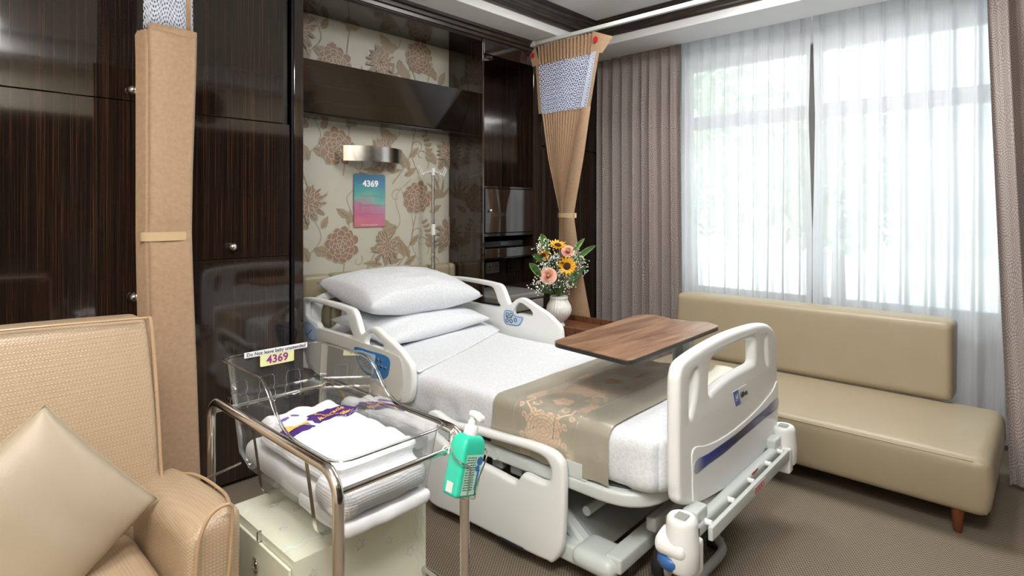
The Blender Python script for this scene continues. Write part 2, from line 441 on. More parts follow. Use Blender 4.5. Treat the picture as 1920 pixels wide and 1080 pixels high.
for cz in (1.0, 1.61, 2.22):                       # stems first, blooms over them
    d = cz-1.0
    vine(smooth_loop([(1.72, cz-.2, 0), (1.66, cz, 0), (1.78, cz+.16, 0), (1.72, cz+.33, 0), (1.83, cz+.45, 0)], 8, False) and [(p.x, p.y) for p in smooth_loop([(1.72, cz-.2, 0), (1.66, cz, 0), (1.78, cz+.16, 0), (1.72, cz+.33, 0), (1.83, cz+.45, 0)], 8, False)])
    vine([(p.x, p.y) for p in smooth_loop([(2.06, cz-.12, 0), (2.2, cz+.1, 0), (2.36, cz+.24, 0), (2.33, cz+.42, 0), (2.46, cz+.55, 0)], 8, False)])
    vine([(p.x, p.y) for p in smooth_loop([(2.3, cz-.1, 0), (2.44, cz+.08, 0), (2.47, cz+.27, 0), (2.36, cz+.5, 0)], 8, False)])
    vine([(p.x, p.y) for p in smooth_loop([(1.93, cz-.06, 0), (1.98, cz+.3, 0), (1.96, cz+.42, 0), (2.1, cz+.52, 0)], 8, False)])
    vine([(p.x, p.y) for p in smooth_loop([(2.5, cz+.3, 0), (2.46, cz+.12, 0), (2.52, cz-.02, 0)], 8, False)])
    curl_(1.80, cz+.30, .2, .055, 1.2, 1); curl_(2.47, cz+.18, 2.8, .05, 1.2, -1); curl_(2.58, cz+.13, .6, .04, 1.1, 1)
    curl_(2.36, cz+.47, 1.0, .05, 1.1, 1); curl_(2.62, cz-.02, 2.4, .06, 1.2, -1); curl_(2.06, cz+.04, .9, .04, 1.1, -1)
    leaf(1.70, cz+.02, 1.9, .12, .030); leaf(1.73, cz+.1, -.4, .13, .034); leaf(1.70, cz+.22, 2.6, .11, .03); leaf(1.78, cz+.22, .9, .09, .024)
    leaf(2.30, cz+.17, 2.2, .15, .040); leaf(2.34, cz+.22, 3.4, .14, .036); leaf(2.36, cz+.14, -1.4, .14, .036); leaf(2.44, cz+.09, .6, .11, .026)
    leaf(1.96, cz+.24, 1.2, .1, .026); leaf(1.97, cz+.28, 2.4, .11, .028); leaf(1.98, cz+.26, .5, .1, .022); leaf(2.02, cz+.3, 1.5, .09, .02)
    leaf(2.44, cz+.0, 1.9, .12, .026); leaf(2.40, cz-.04, .4, .12, .024); leaf(2.22, cz-.03, 2.9, .15, .022); leaf(2.18, cz-.06, 3.2, .17, .02)
    leaf(2.68, cz+.05, 2.1, .13, .03); leaf(2.70, cz+.02, .9, .12, .03); leaf(2.62, cz+.32, .3, .12, .024)
    frond(2.60, cz+.02, 1.2, .24, .5); frond(2.10, cz+.36, 2.3, .22, -.6)
    for i in range(5): leaf(2.26, cz-.01, -.2+.5*i, .12, .018, .6)
    for i in range(6): leaf(2.70, cz+.42, .3+.55*i, .15, .016, .8)
for x, z, r in ((1.918, 1.114, .135), (1.888, 1.727, .135), (1.87, 2.25, .13), (2.508, 1.422, .13), (2.508, 2.03, .13), (2.53, 2.40, .13)): peony(x, z, r*.86, x*7+z)
for x, z, r in ((2.251, 1.091, .125), (1.69, 1.378, .14), (2.23, 1.70, .125), (1.66, 1.99, .13), (1.63, 2.42, .14), (2.78, 1.16, .12), (2.79, 1.75, .12), (2.2, 2.31, .12)): chrys(x, z, r*.84, z)
struct('wall_back', wp, [M['paper_bg'], M['paper_flower'], M['paper_leaf']], smooth=0)
# dark mouldings of the raised ceiling and the cornice over the cabinets
def cornice(name, prof, a, b, mt):                  # profile (outwards, height) swept from a to b
    a = Vector(a); b = Vector(b); t = (b-a).normalized(); side = Vector((t.y, -t.x, 0))
    m_ = MB(); n_ = len(prof)
    vs = [p+side*o_+Vector((0, 0, z)) for p in (a, b) for o_, z in prof]
    m_.add(vs, [(i, i+1, n_+i+1, n_+i) for i in range(n_-1)]+[tuple(range(n_)), tuple(range(2*n_-1, n_-1, -1))])
    return struct(name, m_, mt, smooth=20)
mp = [(-.012, 2.665), (.012, 2.668), (.016, 2.68), (.022, 2.683), (.024, 2.695), (.034, 2.699), (.038, 2.712), (.05, 2.716), (.054, 2.728), (.072, 2.734), (.078, 2.75), (.095, 2.757), (.1, 2.785), (-.012, 2.785)]
cornice('trim_2', mp, (-.95, 2.65, 0), (3.77, 2.65, 0), M['ebony_trim'])
cornice('trim_3', mp, (3.77, 2.65, 0), (3.77, -.35, 0), M['ebony_trim_y'])
cp = [(0, 2.515), (.012, 2.517), (.014, 2.535), (.022, 2.54), (.024, 2.56), (.036, 2.566), (.04, 2.585), (.055, 2.592), (.06, 2.612), (0, 2.612)]
cornice('trim_4', cp, (-.95, 2.93, 0), (3.46, 2.93, 0), M['ebony_trim'])
cw = [(0, 2.565), (.01, 2.566), (.014, 2.58), (.03, 2.59), (.034, 2.612), (0, 2.612)]
cornice('trim_5', cw, (3.47, 2.905, 0), (4.44, 2.905, 0), M['ceil'])
# upright panels that frame the alcove and its dark glossy lid
t6 = MB(); t6.box((1.432, DF, 0), (1.483, DA, 2.53)); struct('trim_6', t6, M['ebony'], smooth=0, bevel=.002)
struct('trim_7', MB().box((1.419, DF+.004, 0), (1.431, DF+.03, 2.53)), mat('brushed_edge_strip', (30, 30, 34), .35, .6), smooth=0)
struct('trim_8', MB().box((1.484, DF+.006, 2.51), (2.799, DA-.012, 2.53)), M['ebony_h'], smooth=0)
struct('trim_9', MB().box((3.34, DF, 0), (3.433, DA-.002, 2.53)), M['ebony'], smooth=0, bevel=.003)

M['whitepl'] = mat('white_plastic', (226, 228, 226), .35)
for lx, ly, pw in FILL_LIGHTS:  # frames made up to dress the added fill lights, all out of view
    o = Vector((lx, ly, 2.78)); t = thing('fill_light_frame', 'white square frame added around an unseen fill light', 'ceiling light', o, group='frames of the added fill lights')
    g = MB()
    for a, b_ in (((-.32, -.32), (.32, -.302)), ((-.32, .302), (.32, .32)), ((-.32, -.302), (-.302, .302)), ((.302, -.302), (.32, .302))): g.box((lx+a[0], ly+a[1], 2.752), (lx+b_[0], ly+b_[1], 2.7795))
    g.build('frame', M['whitepl'], t, o, smooth=0)
# ---------------------------------------------------------------- built-in cabinets
M['steel'] = mat('brushed_steel', (.62, .60, .57), .28, 1)
M['chrome'] = mat('chrome', (.74, .70, .66), .15, 1)
def knob(x, z, parent, off, y=DF):
    k = MB().lathe([(.0, 0), (.008, 0), (.007, -.010), (.012, -.014), (.017, -.020), (.018, -.026), (.014, -.033), (.006, -.037), (0, -.038)], (x, y, z), 30, axis='y',
                   flute=lambda q, a: 1+(.06*cos(10*a) if 3 <= q <= 6 else 0))
    return k.build('knob', M['steel'], parent, off, smooth=60)
def cab_door(name, x0, x1, z0, z1, parent, off, y=DF, mt='ebony', th=.02):
    return MB().box((x0+.0015, y, z0+.002), (x1-.0015, y+th, z1-.002)).build(name, M[mt], parent, off, smooth=0, bevel=.0015)
def wardrobe(x0, x1, seams, label, knobs):
    o = Vector(((x0+x1)/2, 3.08, 0)); t = thing('wardrobe', label, 'wardrobe', o)
    MB().box((x0+.001, DF+.022, 0), (x1-.001, DA-.003, 2.53)).build('carcass', M['black'], t, o, smooth=0)
    for i, (a, b_) in enumerate(seams):
        d = cab_door('door', x0, x1, a, b_, t, o)
        for kx, kz in knobs:
            if a < kz < b_: knob(kx, kz, d, o)
    return t
wardrobe(-.45, .19, [(.02, 1.805), (1.805, 2.53)], 'glossy dark wardrobe beside the armchair, leftmost of the three, unseen, added to close in the light', [])  # extra copy out of view, added to keep the room's light enclosed
wardrobe(.19, .80, [(.02, 1.805), (1.805, 2.53)], 'glossy dark striped wardrobe behind the armchair with two round knobs', [(.70, 1.85), (.706, .961)])
tB = wardrobe(.80, 1.407, [(.02, 1.10), (1.10, 1.78)], 'glossy dark striped cabinet left of the wallpapered alcove, one centre knob', [(1.114, 1.158)])
oB = Vector(((.80+1.407)/2, 3.08, 0))
cab_door('door', .80, 1.376, 1.78, 2.53, tB, oB)
# sloping pelmet across the alcove
o = Vector((2.14, 3.2, 1.9)); pel = thing('wall_pelmet', 'dark glossy sloping pelmet box spanning the alcove above the wall light', 'pelmet', o)
xa, xb = 1.485, 2.798
MB().hexa([(xa, 3.128, 1.895), (xb, 3.128, 1.895), (xb, DA-.002, 1.895), (xa, DA-.002, 1.895), (xa, 2.995, 2.169), (xb, 2.995, 2.169), (xb, DA-.002, 2.169), (xa, DA-.002, 2.169)]).build('box', M['ebony_h'], pel, o, smooth=0, bevel=.001)
MB().box((xa, 3.118, 1.882), (xb, DA-.002, 1.8935)).build('lip', M['ebony_h'], pel, o, smooth=0, bevel=.002)
# tall niche cabinet
o = Vector((3.07, 3.08, 0)); nic = thing('niche_cabinet', 'tall dark cabinet with open niche and small door right of the alcove', 'cabinet', o)
n0, n1 = 2.816, 3.338
MB().box((2.80, DF, 0), (n0, DA-.002, 2.53)).box((n0, DA-.03, 0), (n1, DA-.002, 2.53)).box((n0, DF, 2.43), (n1, DA-.03, 2.53)).build('carcass', M['ebony'], nic, o, smooth=0, bevel=.001)
for za, zb, yf in ((1.488, 1.503, DF), (1.146, 1.168, DF), (.984, .99, DF+.01)): MB().box((n0, yf, za), (n1, DA-.03, zb)).build('shelf', M['ebony_h'], nic, o, smooth=0, bevel=.001)
d = cab_door('door', n0+.004, n1-.004, 1.17, 1.486, nic, o, DF-.004)
MB().lathe([(0, 0), (.007, 0), (.007, -.006), (.011, -.009), (.011, -.016), (.006, -.02), (0, -.021)], (2.868, DF-.004, 1.327), 20, axis='y').build('knob', M['steel'], d, o)
cab_door('drawer', n0+.004, n1-.004, .992, 1.062, nic, o, DF-.004, 'ebony')
# recorder in the slot
o = Vector((3.08, 3.02, 1.064)); rec = thing('media_player', 'flat black media player in the slot under the small niche door', 'player', o)
MB().box((2.87, 2.955, 1.0645), (3.28, 3.2, 1.106)).build('body', M['blackplastic'], rec, o, smooth=0, bevel=.003)
MB().box((3.03, 2.952, 1.072), (3.12, 2.9552, 1.098)).build('display', mat('dark_display', (30, 34, 38), .1), rec, o, smooth=0)
# sockets at the back of the recess
def socket(x, z, label):
    o = Vector((x, DA-.032, z)); t = thing('power_socket', label, 'socket', o, group='sockets in the niche recess')
    MB().box((x-.073, DA-.041, z-.043), (x+.073, DA-.0305, z+.043)).build('plate', mat('pale_socket', (140, 132, 118), .4), t, o, smooth=0, bevel=.004)
    for dx in (-.036, .036):
        h = MB(); h.box((x+dx-.004, DA-.043, z+.0), (x+dx+.004, DA-.0405, z+.014)); h.box((x+dx-.014, DA-.043, z-.022), (x+dx-.006, DA-.0405, z-.016)); h.box((x+dx+.006, DA-.043, z-.022), (x+dx+.014, DA-.0405, z-.016))
        h.build('pin_holes', M['black'], t, o, smooth=0)
    for dx in (-.05, -.022): MB().box((x+dx-.008, DA-.045, z+.016), (x+dx+.008, DA-.0405, z+.036)).build('switch', mat('pale_switch', (170, 164, 150), .4), t, o, smooth=0, bevel=.002)
socket(3.0, .88, 'double power socket on the left of the niche recess'); socket(3.22, .88, 'double power socket on the right of the niche recess')
# small downlight in the niche top
o = Vector((2.93, 2.99, 2.43)); dl = thing('downlight', 'small round metal downlight in the top of the open niche', 'downlight', o)
MB().lathe([(.046, 0), (.046, -.006), (.036, -.010), (.034, -.002), (.0, -.001)], o, 30).build('bezel', M['steel'], dl, o)
# grey drawer unit below
M['greyplastic'] = mat('grey_device_shell', (150, 150, 142), .4)
o = Vector((3.02, 3.0, 0)); gu = thing('bedside_safe', 'grey low appliance with flat lid in the bottom of the niche', 'appliance', o)
MB().box((2.83, 2.80, .0), (3.31, 3.2, .60)).build('body', M['greyplastic'], gu, o, smooth=0, bevel=.008)
MB().box((2.82, 2.78, .605), (3.32, 3.21, .68)).build('drawer', mat('grey_drawer', (158, 158, 150), .35), gu, o, smooth=0, bevel=.01)
MB().box((2.82, 2.77, .685), (3.32, 3.22, .735)).build('lid', mat('grey_lid', (140, 141, 137), .25), gu, o, smooth=0, bevel=.014)
# panels between the niche and the window
for z0, z1, lb in ((.0, 1.828, 'tall glossy dark lower door beside the window curtain'), (1.832, 2.565, 'glossy dark upper door beside the window curtain')):
    o = Vector((3.93, 3.08, z0)); t = thing('corner_cupboard', lb, 'cupboard', o)
    MB().box((3.436, DF+.022, z0), (4.44, DA-.003, z1)).build('carcass', M['black'], t, o, smooth=0)
    cab_door('door', 3.436, 3.93, z0, z1, t, o); cab_door('door', 3.934, 4.438, z0, z1, t, o)
# upholstered headboard on the wall
def f_leather(base, sc_=1400, br=.25, vec=(1, 1, 1)):
    def fn(n):
        v = n.coord(vec); x = n.new('ShaderNodeTexVoronoi'); x.inputs['Scale'].default_value = sc_; n.link(v, x.inputs['Vector'])
        n.bump(x.outputs['Distance'], br, .0006)
        f = n.noise(n.coord((3, 3, 3)), 1, 2); n.link(n.mix(f, lin([q*.96 for q in base]), lin([min(255, q*1.03) for q in base])), n.b.inputs['Base Color'])
    return fn
M['hb'] = mat('champagne_leatherette', (150, 140, 112), .34, fn=f_leather((150, 140, 114)), spec=.5)
o = Vector((2.14, 3.2, .5)); hb = thing('wall_headboard', 'padded champagne headboard panel with vertical channels below the wallpaper', 'headboard', o)
x = 1.486
edges = [1.486]+[1.486+.13+.187*i for i in range(7)]+[2.797]
for a, b_ in zip(edges[:-1], edges[1:]):
    MB().soft((a+.0005, 3.165, .25), (b_-.0005, DA-.003, .95), .028, .04,
              fn=lambda p, n_: p).build('channel', M['hb'], hb, o, smooth=180, merge=1e-5)
MB().box((1.49, 3.21, .0), (2.795, DA-.003, .249)).build('plinth', M['ebony'], hb, o, smooth=0)
# wall light: a bowed metal band on a back box
o = Vector((2.12, 3.2, 1.68)); wl = thing('wall_light', 'bowed brushed metal wall light above the blue and pink sign', 'wall light', o)
def band(u, v):
    a = (u-.5)*2; return (2.118+.218*a, 3.20-.095*(1-a*a)+.0, 1.64+.095*v)
g = MB(); g.grid(band, 32, 1); g.grid(lambda u, v: Vector(band(u, v))+Vector((0, .006, 0)), 32, 1)
g.grid(lambda u, v: Vector(band(u, 1))+Vector((0, .006*v, 0)), 32, 1); g.grid(lambda u, v: Vector(band(u, 0))+Vector((0, .006*v, 0)), 32, 1)
g.build('metal_band', mat('satin_metal_band', (.55, .54, .52), .22, 1), wl, o, merge=1e-5, smooth=60)
MB().box((2.02, 3.13, 1.655), (2.22, DA-.0015, 1.72)).build('back_box', mat('wall_light_box', (230, 230, 224), .5), wl, o, smooth=0, bevel=.004)
# patient sign
def f_sign(n):
    sx = n.new('ShaderNodeSeparateXYZ'); n.link(n.coord((1, 1, 1)), sx.inputs[0])
    wob = n.noise(n.coord((7, 7, 7)), 1, 2)
    t = n.math('ADD', n.math('MULTIPLY', sx.outputs[2], 1/.34), n.math('MULTIPLY', n.math('SUBTRACT', wob, .5), .45)); t = n.math('ADD', t, n.math('MULTIPLY', sx.outputs[0], .5))
    c = n.ramp(t, [(.0, lin(196, 120, 130)), (.18, lin(186, 106, 138)), (.40, lin(172, 126, 150)), (.52, lin(120, 170, 160)), (.66, lin(88, 158, 154)), (.84, lin(76, 134, 160)), (1, lin(76, 118, 152))])
    n.link(c, n.b.inputs['Base Color'])
o = Vector((2.12, DA-.003, 1.224)); sg = thing('patient_sign', 'blue to pink acrylic bed sign with the number 4369', 'sign', o)
fm = frame_map((2.12, DA-.0065, 1.395), (1, 0, 0), (0, 0, 1))
plate('sign_board', [round_poly([(-.117, -.171), (.117, -.171), (.117, .171), (-.117, .171)], .014)], .010, .002, fm, mat('sign_print', fn=f_sign, rough=.25), sg, o)
fm2 = frame_map((2.12, DA-.0125, 1.395), (1, 0, 0), (0, 0, 1))
lettering('lettering', '4369', .056, lambda a, b, c: fm2(a+.002, b+.108, c), mat('white_raised_letter', (240, 240, 240), .4), sg, o, thick=.004, bold=.0018, width=.118)
sl = MB()
for i, zz in enumerate((.03, -.03, -.085, -.14)): sl.box((2.045, DA-.0145, 1.395+zz), (2.2, DA-.0118, 1.395+zz+.0016))
sl.box((2.045, DA-.0145, 1.305), (2.0463, DA-.0118, 1.375))
sl.build('card_slot', mat('clear_slot_edge', (190, 140, 160), .2), sg, o, smooth=0)
fp = MB()
for k_ in range(7): fp.box((2.055+.018*k_, DA-.0122, 1.235), (2.068+.018*k_, DA-.0118, 1.239))
fp.build('fine_print', mat('pale_small_letter', (225, 200, 210), .5), sg, o, smooth=0)
# drip pole
o = Vector((2.563, 3.15, .55)); iv = thing('drip_pole', 'slim steel drip pole with four white hooks behind the pillows', 'drip pole', o)
MB().cyl((2.563, 3.15, .45), (2.563, 3.15, 1.19), .0135).cyl((2.563, 3.15, 1.22), (2.563, 3.15, 1.585), .011).build('pole', M['steel'], iv, o)
M['whitepl'] = mat('white_plastic', (226, 228, 226), .35)
MB().cyl((2.563, 3.15, 1.16), (2.563, 3.15, 1.235), .0155).build('clamp', M['whitepl'], iv, o)
MB().cyl((2.563, 3.15, 1.575), (2.563, 3.15, 1.625), .014).build('top_cap', M['whitepl'], iv, o)
for a in (0.25, pi/2+.25, pi+.25, -pi/2+.25):
    dx, dy = cos(a), sin(a)*.6
    MB().tube([Vector((2.563, 3.15, 1.605))+Vector((dx*r_, dy*r_, z_)) for r_, z_ in ((.01, 0), (.06, -.012), (.085, -.015), (.10, -.028), (.118, -.03), (.135, .0), (.145, .018), (.138, .026))], .0035, 8).build('hook', M['whitepl'], iv, o)

# ---------------------------------------------------------------- hospital bed (its own frame: x across, y from foot to head)
M['shell'] = mat('warm_white_shell', (241, 243, 242), .32, coat=.1)
M['shell2'] = mat('cream_shell_inset', (222, 221, 214), .38)
M['frame'] = mat('pale_grey_enamel', (206, 213, 211), .35, coat=.15)
M['frame_d'] = mat('mid_grey_enamel', (158, 162, 160), .4)
M['rubber'] = mat('black_rubber', (.015, .015, .016), .55)
M['blue'] = mat('blue_roller_plastic', (58, 104, 168), .35)
M['panelblue'] = mat('blue_keypad', (66, 128, 192), .35)
M['panellight'] = mat('pale_blue_keypad', (190, 212, 236), .35)
M['decal'] = mat('dark_print', (34, 38, 52), .5)
bed = thing('hospital_bed', 'white electric hospital bed with raised side rails under the wallpapered alcove', 'bed', BO, BT)
def yz(pts, x=0): return [(bl(a, b, x=x).y, bl(a, b, x=x).z) for a, b in pts]
def xz(pts, y=0): return [(bl(a, b, y=y).x, bl(a, b, y=y).z) for a, b in pts]
def c9(*p): return [(560+a/4.153, 540+b/4.153) for a, b in p]
def c5(*p): return [(780+a/2.667, 780+b/2.667) for a, b in p]
def c8(*p): return [(1240+a/3.6, 600+b/3.6) for a, b in p]
def c6(*p): return [(1200+a/5.4, 880+b/5.4) for a, b in p]
def rs(lp, k=4): return [(p.x, p.y) for p in smooth_loop([(a, b, 0) for a, b in lp], k)]
head_out = rs(yz(c9((42, 125), (55, 78), (90, 70), (160, 78), (300, 110), (410, 145), (452, 168), (475, 215), (500, 300), (520, 352), (560, 315), (600, 298), (640, 315), (700, 370), (800, 460), (870, 550), (903, 610), (912, 720), (905, 820), (878, 885)))
               +[(1.40, .425), (1.55, .405), (1.85, .405), (2.15, .43), (2.27, .52)]+yz(c9((45, 260), (48, 200))))
hole1 = rs(yz(c9((88, 112), (140, 110), (200, 124), (320, 160), (385, 185), (408, 230), (430, 320), (442, 372), (330, 348), (215, 312), (188, 302), (170, 270), (140, 252), (105, 235), (86, 205), (84, 150))))
hole2 = rs(yz(c9((575, 350), (605, 350), (645, 388), (678, 428), (686, 468), (650, 462), (585, 446), (562, 455), (545, 440), (548, 400))))
foot_out = rs([(1.12, .05), (1.165, .09), (1.178, .25), (1.178, .40), (1.165, .438), (1.14, .455), (1.10, .458)]+yz(c5((200, 26), (320, 50), (460, 90), (600, 128), (690, 165), (735, 205), (755, 265), (757, 420), (752, 560), (738, 670), (700, 722), (670, 712), (600, 682), (450, 606), (300, 530)), -.02)+[(.98, .055)])
hole3 = rs([(1.12, .40), (1.10, .425)]+yz(c5((160, 45), (300, 84), (480, 134), (600, 172), (662, 205), (688, 250), (690, 300), (672, 320), (640, 316), (565, 282), (545, 286), (520, 316), (490, 308), (390, 255), (300, 212), (200, 165)), -.02)+[(1.09, .352), (1.12, .362)])
def side_map(x, s=1, dy=0, dz=0): return lambda a, b, c: (x+s*c, a+dy, b+dz)
r1 = plate('head_side_rail', [head_out, hole1, hole2], .036, .0105, side_map(-.005), M['shell'], bed)
r2 = plate('foot_side_rail', [foot_out, hole3], .040, .015, side_map(-.025), M['shell'], bed)
r3 = plate('head_side_rail', [head_out, hole1, hole2], .036, .0105, side_map(.985, -1, -.115, .042), M['shell'], bed)
# grooves and inset of the rails
plate('inset', [rs([(1.36, .50), (1.36, .62), (1.48, .66), (2.24, .68), (2.26, .55), (2.1, .45), (1.45, .43)], 5)], .004, .0018, side_map(-.0275), M['shell2'], r1)
kp = yz(c9((440, 458), (560, 490), (680, 528), (712, 572), (705, 640), (690, 690), (640, 715), (560, 692), (500, 645), (465, 580), (448, 520)), -.03)
kpd = plate('keypad', [rs(kp)], .004, .0015, side_map(-.0305), M['panelblue'], r1)
kl = yz(c9((452, 480), (560, 508), (600, 525), (590, 600), (580, 668), (520, 640), (480, 590), (460, 530)), -.03)
plate('keypad_inset', [rs(kl)], .002, .0008, side_map(-.0335), M['panellight'], r1)
bt = MB()
for a, b in c9((618, 556), (645, 566), (645, 612), (618, 600), (674, 624)):
    p = bl(a, b, x=-.033); bt.lathe([(0, -.004), (.006, -.004), (.008, 0), (.008, .002)], (-.033, p.y, p.z), 14, axis='x')
bt.build('button', M['steel'], r1, smooth=60)
bt = MB()
for a, b in c9((478, 542), (500, 556), (525, 566), (505, 596), (522, 600), (545, 612), (560, 625), (548, 585)):
    p = bl(a, b, x=-.0345); bt.tube([(-.0348, p.y+.009*cos(t), p.z+.009*sin(t)) for t in [2*pi*i/10 for i in range(10)]], .0012, 5, closed=True)
bt.build('button_mark', M['decal'], r1)
kr = yz([(572, 604), (590, 612), (593.5, 636), (582, 636), (573.5, 622)], -.028)
ke = plate('end_keypad', [rs(kr)], .004, .0015, side_map(-.0290), M['panellight'], r1)
MB().tube([(-.0315, a, b) for a, b in rs(kr, 3)], .0016, 5, closed=True).build('keypad_rim', M['panelblue'], r1)
MB().tube([(-.0318, bl(576+i*1.6, 628-abs(i-3)*.3-i*1.8, x=-.031).y, bl(576+i*1.6, 628-i*1.8, x=-.031).z) for i in range(7)], .0018, 5).build('angle_scale', M['decal'], r1)
# keypad on the inside of the far rail
def c10(*p): return [(860+a/5.4, 440+b/5.4) for a, b in p]
kf = yz(c10((465, 775), (500, 768), (545, 782), (560, 820), (600, 835), (643, 842), (630, 890), (600, 920), (540, 915), (475, 900), (458, 840)), .96)
plate('keypad', [rs(kf)], .003, .001, side_map(.963), M['panellight'], r3)
MB().tube([(.961, a, b) for a, b in rs(kf, 3)], .0022, 5, closed=True).build('keypad_rim', M['panelblue'], r3)
bt = MB()
for a, b in c10((492, 808), (530, 812), (490, 868), (530, 875), (573, 864)):
    p = bl(a, b, x=.96); bt.tube([(.960, p.y+.011*cos(t), p.z+.011*sin(t)) for t in [2*pi*i/12 for i in range(12)]], .002, 5, closed=True)
p = [bl(a, b, x=.96) for a, b in c10((480, 828), (500, 843), (515, 842), (540, 838))]; bt.tube([(.960, q.y, q.z) for q in p], .002, 5)
bt.build('button_mark', M['decal'], r3)
# marks on the underside lip of the foot rail
MB().box((-.049, .60, .058), (-.046, .72, .066)).build('warning_print', M['decal'], r2, smooth=0)
# footboard
fb_out = rs(xz(c8((115, 480), (122, 370), (140, 305), (180, 258), (300, 175), (450, 95), (600, 42), (690, 24), (735, 36), (768, 80), (780, 150), (783, 300), (783, 500), (782, 690), (765, 760), (700, 885), (560, 1060)))
            +xz(c6((720, 270), (560, 350), (500, 372), (440, 370), (405, 340), (395, 250), (385, 60))))
h_c = rs(xz(c8((322, 480), (325, 350), (345, 268), (400, 222), (500, 168), (590, 132), (622, 124), (634, 150), (634, 220), (632, 280), (600, 308), (480, 375), (360, 470), (335, 500))))
h_l = rs(xz(c8((192, 620), (194, 480), (197, 395), (222, 352), (242, 345), (243, 430), (225, 560), (205, 645), (196, 655))))
h_r = rs(xz(c8((708, 108), (714, 130), (717, 220), (718, 300), (704, 265), (698, 200), (700, 130))))
fbd = plate('footboard', [fb_out, h_c, h_l, h_r], .046, .017, lambda a, b, c: (a, .021-c, b), M['shell'], bed)
bulge = lambda a: -.002
ct = rs(xz(c8((205, 872), (300, 842), (400, 795), (520, 710), (640, 600), (740, 480), (776, 420), (776, 660), (752, 745), (690, 870), (560, 1040)))+xz(c6((740, 245), (580, 325), (530, 335), (520, 260), (518, 60))))
plate('raised_panel', [ct], .006, .0028, lambda a, b, c: (a, -.0015-c+bulge(a), b), M['shell'], fbd)
def f_stripe(n):
    sx = n.new('ShaderNodeSeparateXYZ'); n.link(n.coord((1, 1, 1)), sx.inputs[0])
    n.link(n.ramp(sx.outputs[0], [(.07, lin(214, 216, 214)), (.17, lin(38, 66, 150)), (.42, lin(24, 34, 96)), (.50, lin(26, 26, 50)), (.60, lin(24, 34, 96)), (.84, lin(38, 66, 140)), (.945, lin(200, 208, 214))]), n.b.inputs['Base Color'])
st = rs(xz(c8((214, 948), (300, 900), (400, 832), (520, 745), (640, 640), (700, 590), (772, 520), (774, 590), (700, 650), (640, 700), (520, 800), (400, 902), (300, 972), (216, 1036))), 3)
plate('blue_stripe', [st], .002, .0006, lambda a, b, c: (a, -.0050-c+bulge(a), b), mat('stripe_print', fn=f_stripe, rough=.3), fbd)
lg = xz(c8((475, 487), (570, 430), (588, 520), (495, 582)))
lgp = plate('badge', [round_poly([(a, b, 0) for a, b in lg], .004)], .003, .001, lambda a, b, c: (a, -.0005-c+bulge(a), b), mat('badge_white', (232, 234, 236), .3), fbd)
lgb = [lg[0], tuple(Vector(lg[0]).lerp(Vector(lg[1]), .34)), tuple(Vector(lg[3]).lerp(Vector(lg[2]), .34)), lg[3]]
plate('badge_field', [[(a, b) for a, b in lgb]], .001, .0003, lambda a, b, c: (a, -.0028-c+bulge(a), b), mat('badge_blue', (44, 104, 190), .3), fbd)
L0, L1, L3 = Vector(lg[0]), Vector(lg[1]), Vector(lg[3]); ux = (L1-L0).normalized(); bc = (L0+L1+Vector(lg[2])+L3)/4; bw = (L1-L0).length
lt = lambda ox, oz: (lambda a, b, c: (bc.x+ux.x*(a+ox), -.0042-c+bulge(bc.x), bc.y+ux.y*(a+ox)+b+oz))
lettering('lettering', 'Hillrom.', .030, lt(bw*.17, .0), M['decal'], fbd, bold=.0006, width=bw*.52)
lettering('lettering', 'H', .034, lt(-bw*.35, 0), mat('badge_letter', (236, 240, 244), .4), fbd, bold=.001)
lo = rs(xz(c6((640, 330), (720, 290), (850, 215), (1000, 110), (1160, -20), (1300, -150)))+[(.93, .33), (.93, .315)]+[(.30, .315), (.18, .318)], 3)
plate('lower_panel', [lo], .02, .004, lambda a, b, c: (a, .012-c, b), M['shell2'], bed)
# foot cross beam, push bar and corner housings
MB().soft((-.0, -.045, .300), (.94, -.005, .352), .016, .1).build('cross_beam', M['frame'], bed, smooth=60)
pb = MB().soft((.07, -.078, .298), (.86, -.062, .342), .004, .2).build('push_bar', M['frame'], bed, smooth=60)
for x in (.10, .29, .48, .67, .82): MB().cyl((x, -.064, .338), (x, -.03, .338), .010, 14).build('standoff', M['shell'], pb)
MB().box((.035, -.0465, .312), (.045, -.0445, .340)).build('level_mark', M['decal'], bed, smooth=0)
MB().box((.44, -.0795, .308), (.56, -.0778, .334)).build('warning_label', mat('pale_warning_label', (214, 200, 196), .5), pb, smooth=0)
wl_ = MB()
for i in range(4):
    wl_.tube([(.45+.011*cos(t)+.024*i, -.0798, .321+.010*sin(t)) for t in [2*pi*j/10 for j in range(10)]], .0011, 4, closed=True)
wl_.build('warning_print', mat('red_print', (170, 50, 50), .5), pb)
MB().box((.515, -.0465, .345), (.575, -.0445, .352)).build('warning_label', mat('red_label', (180, 70, 70), .5), bed, smooth=0)
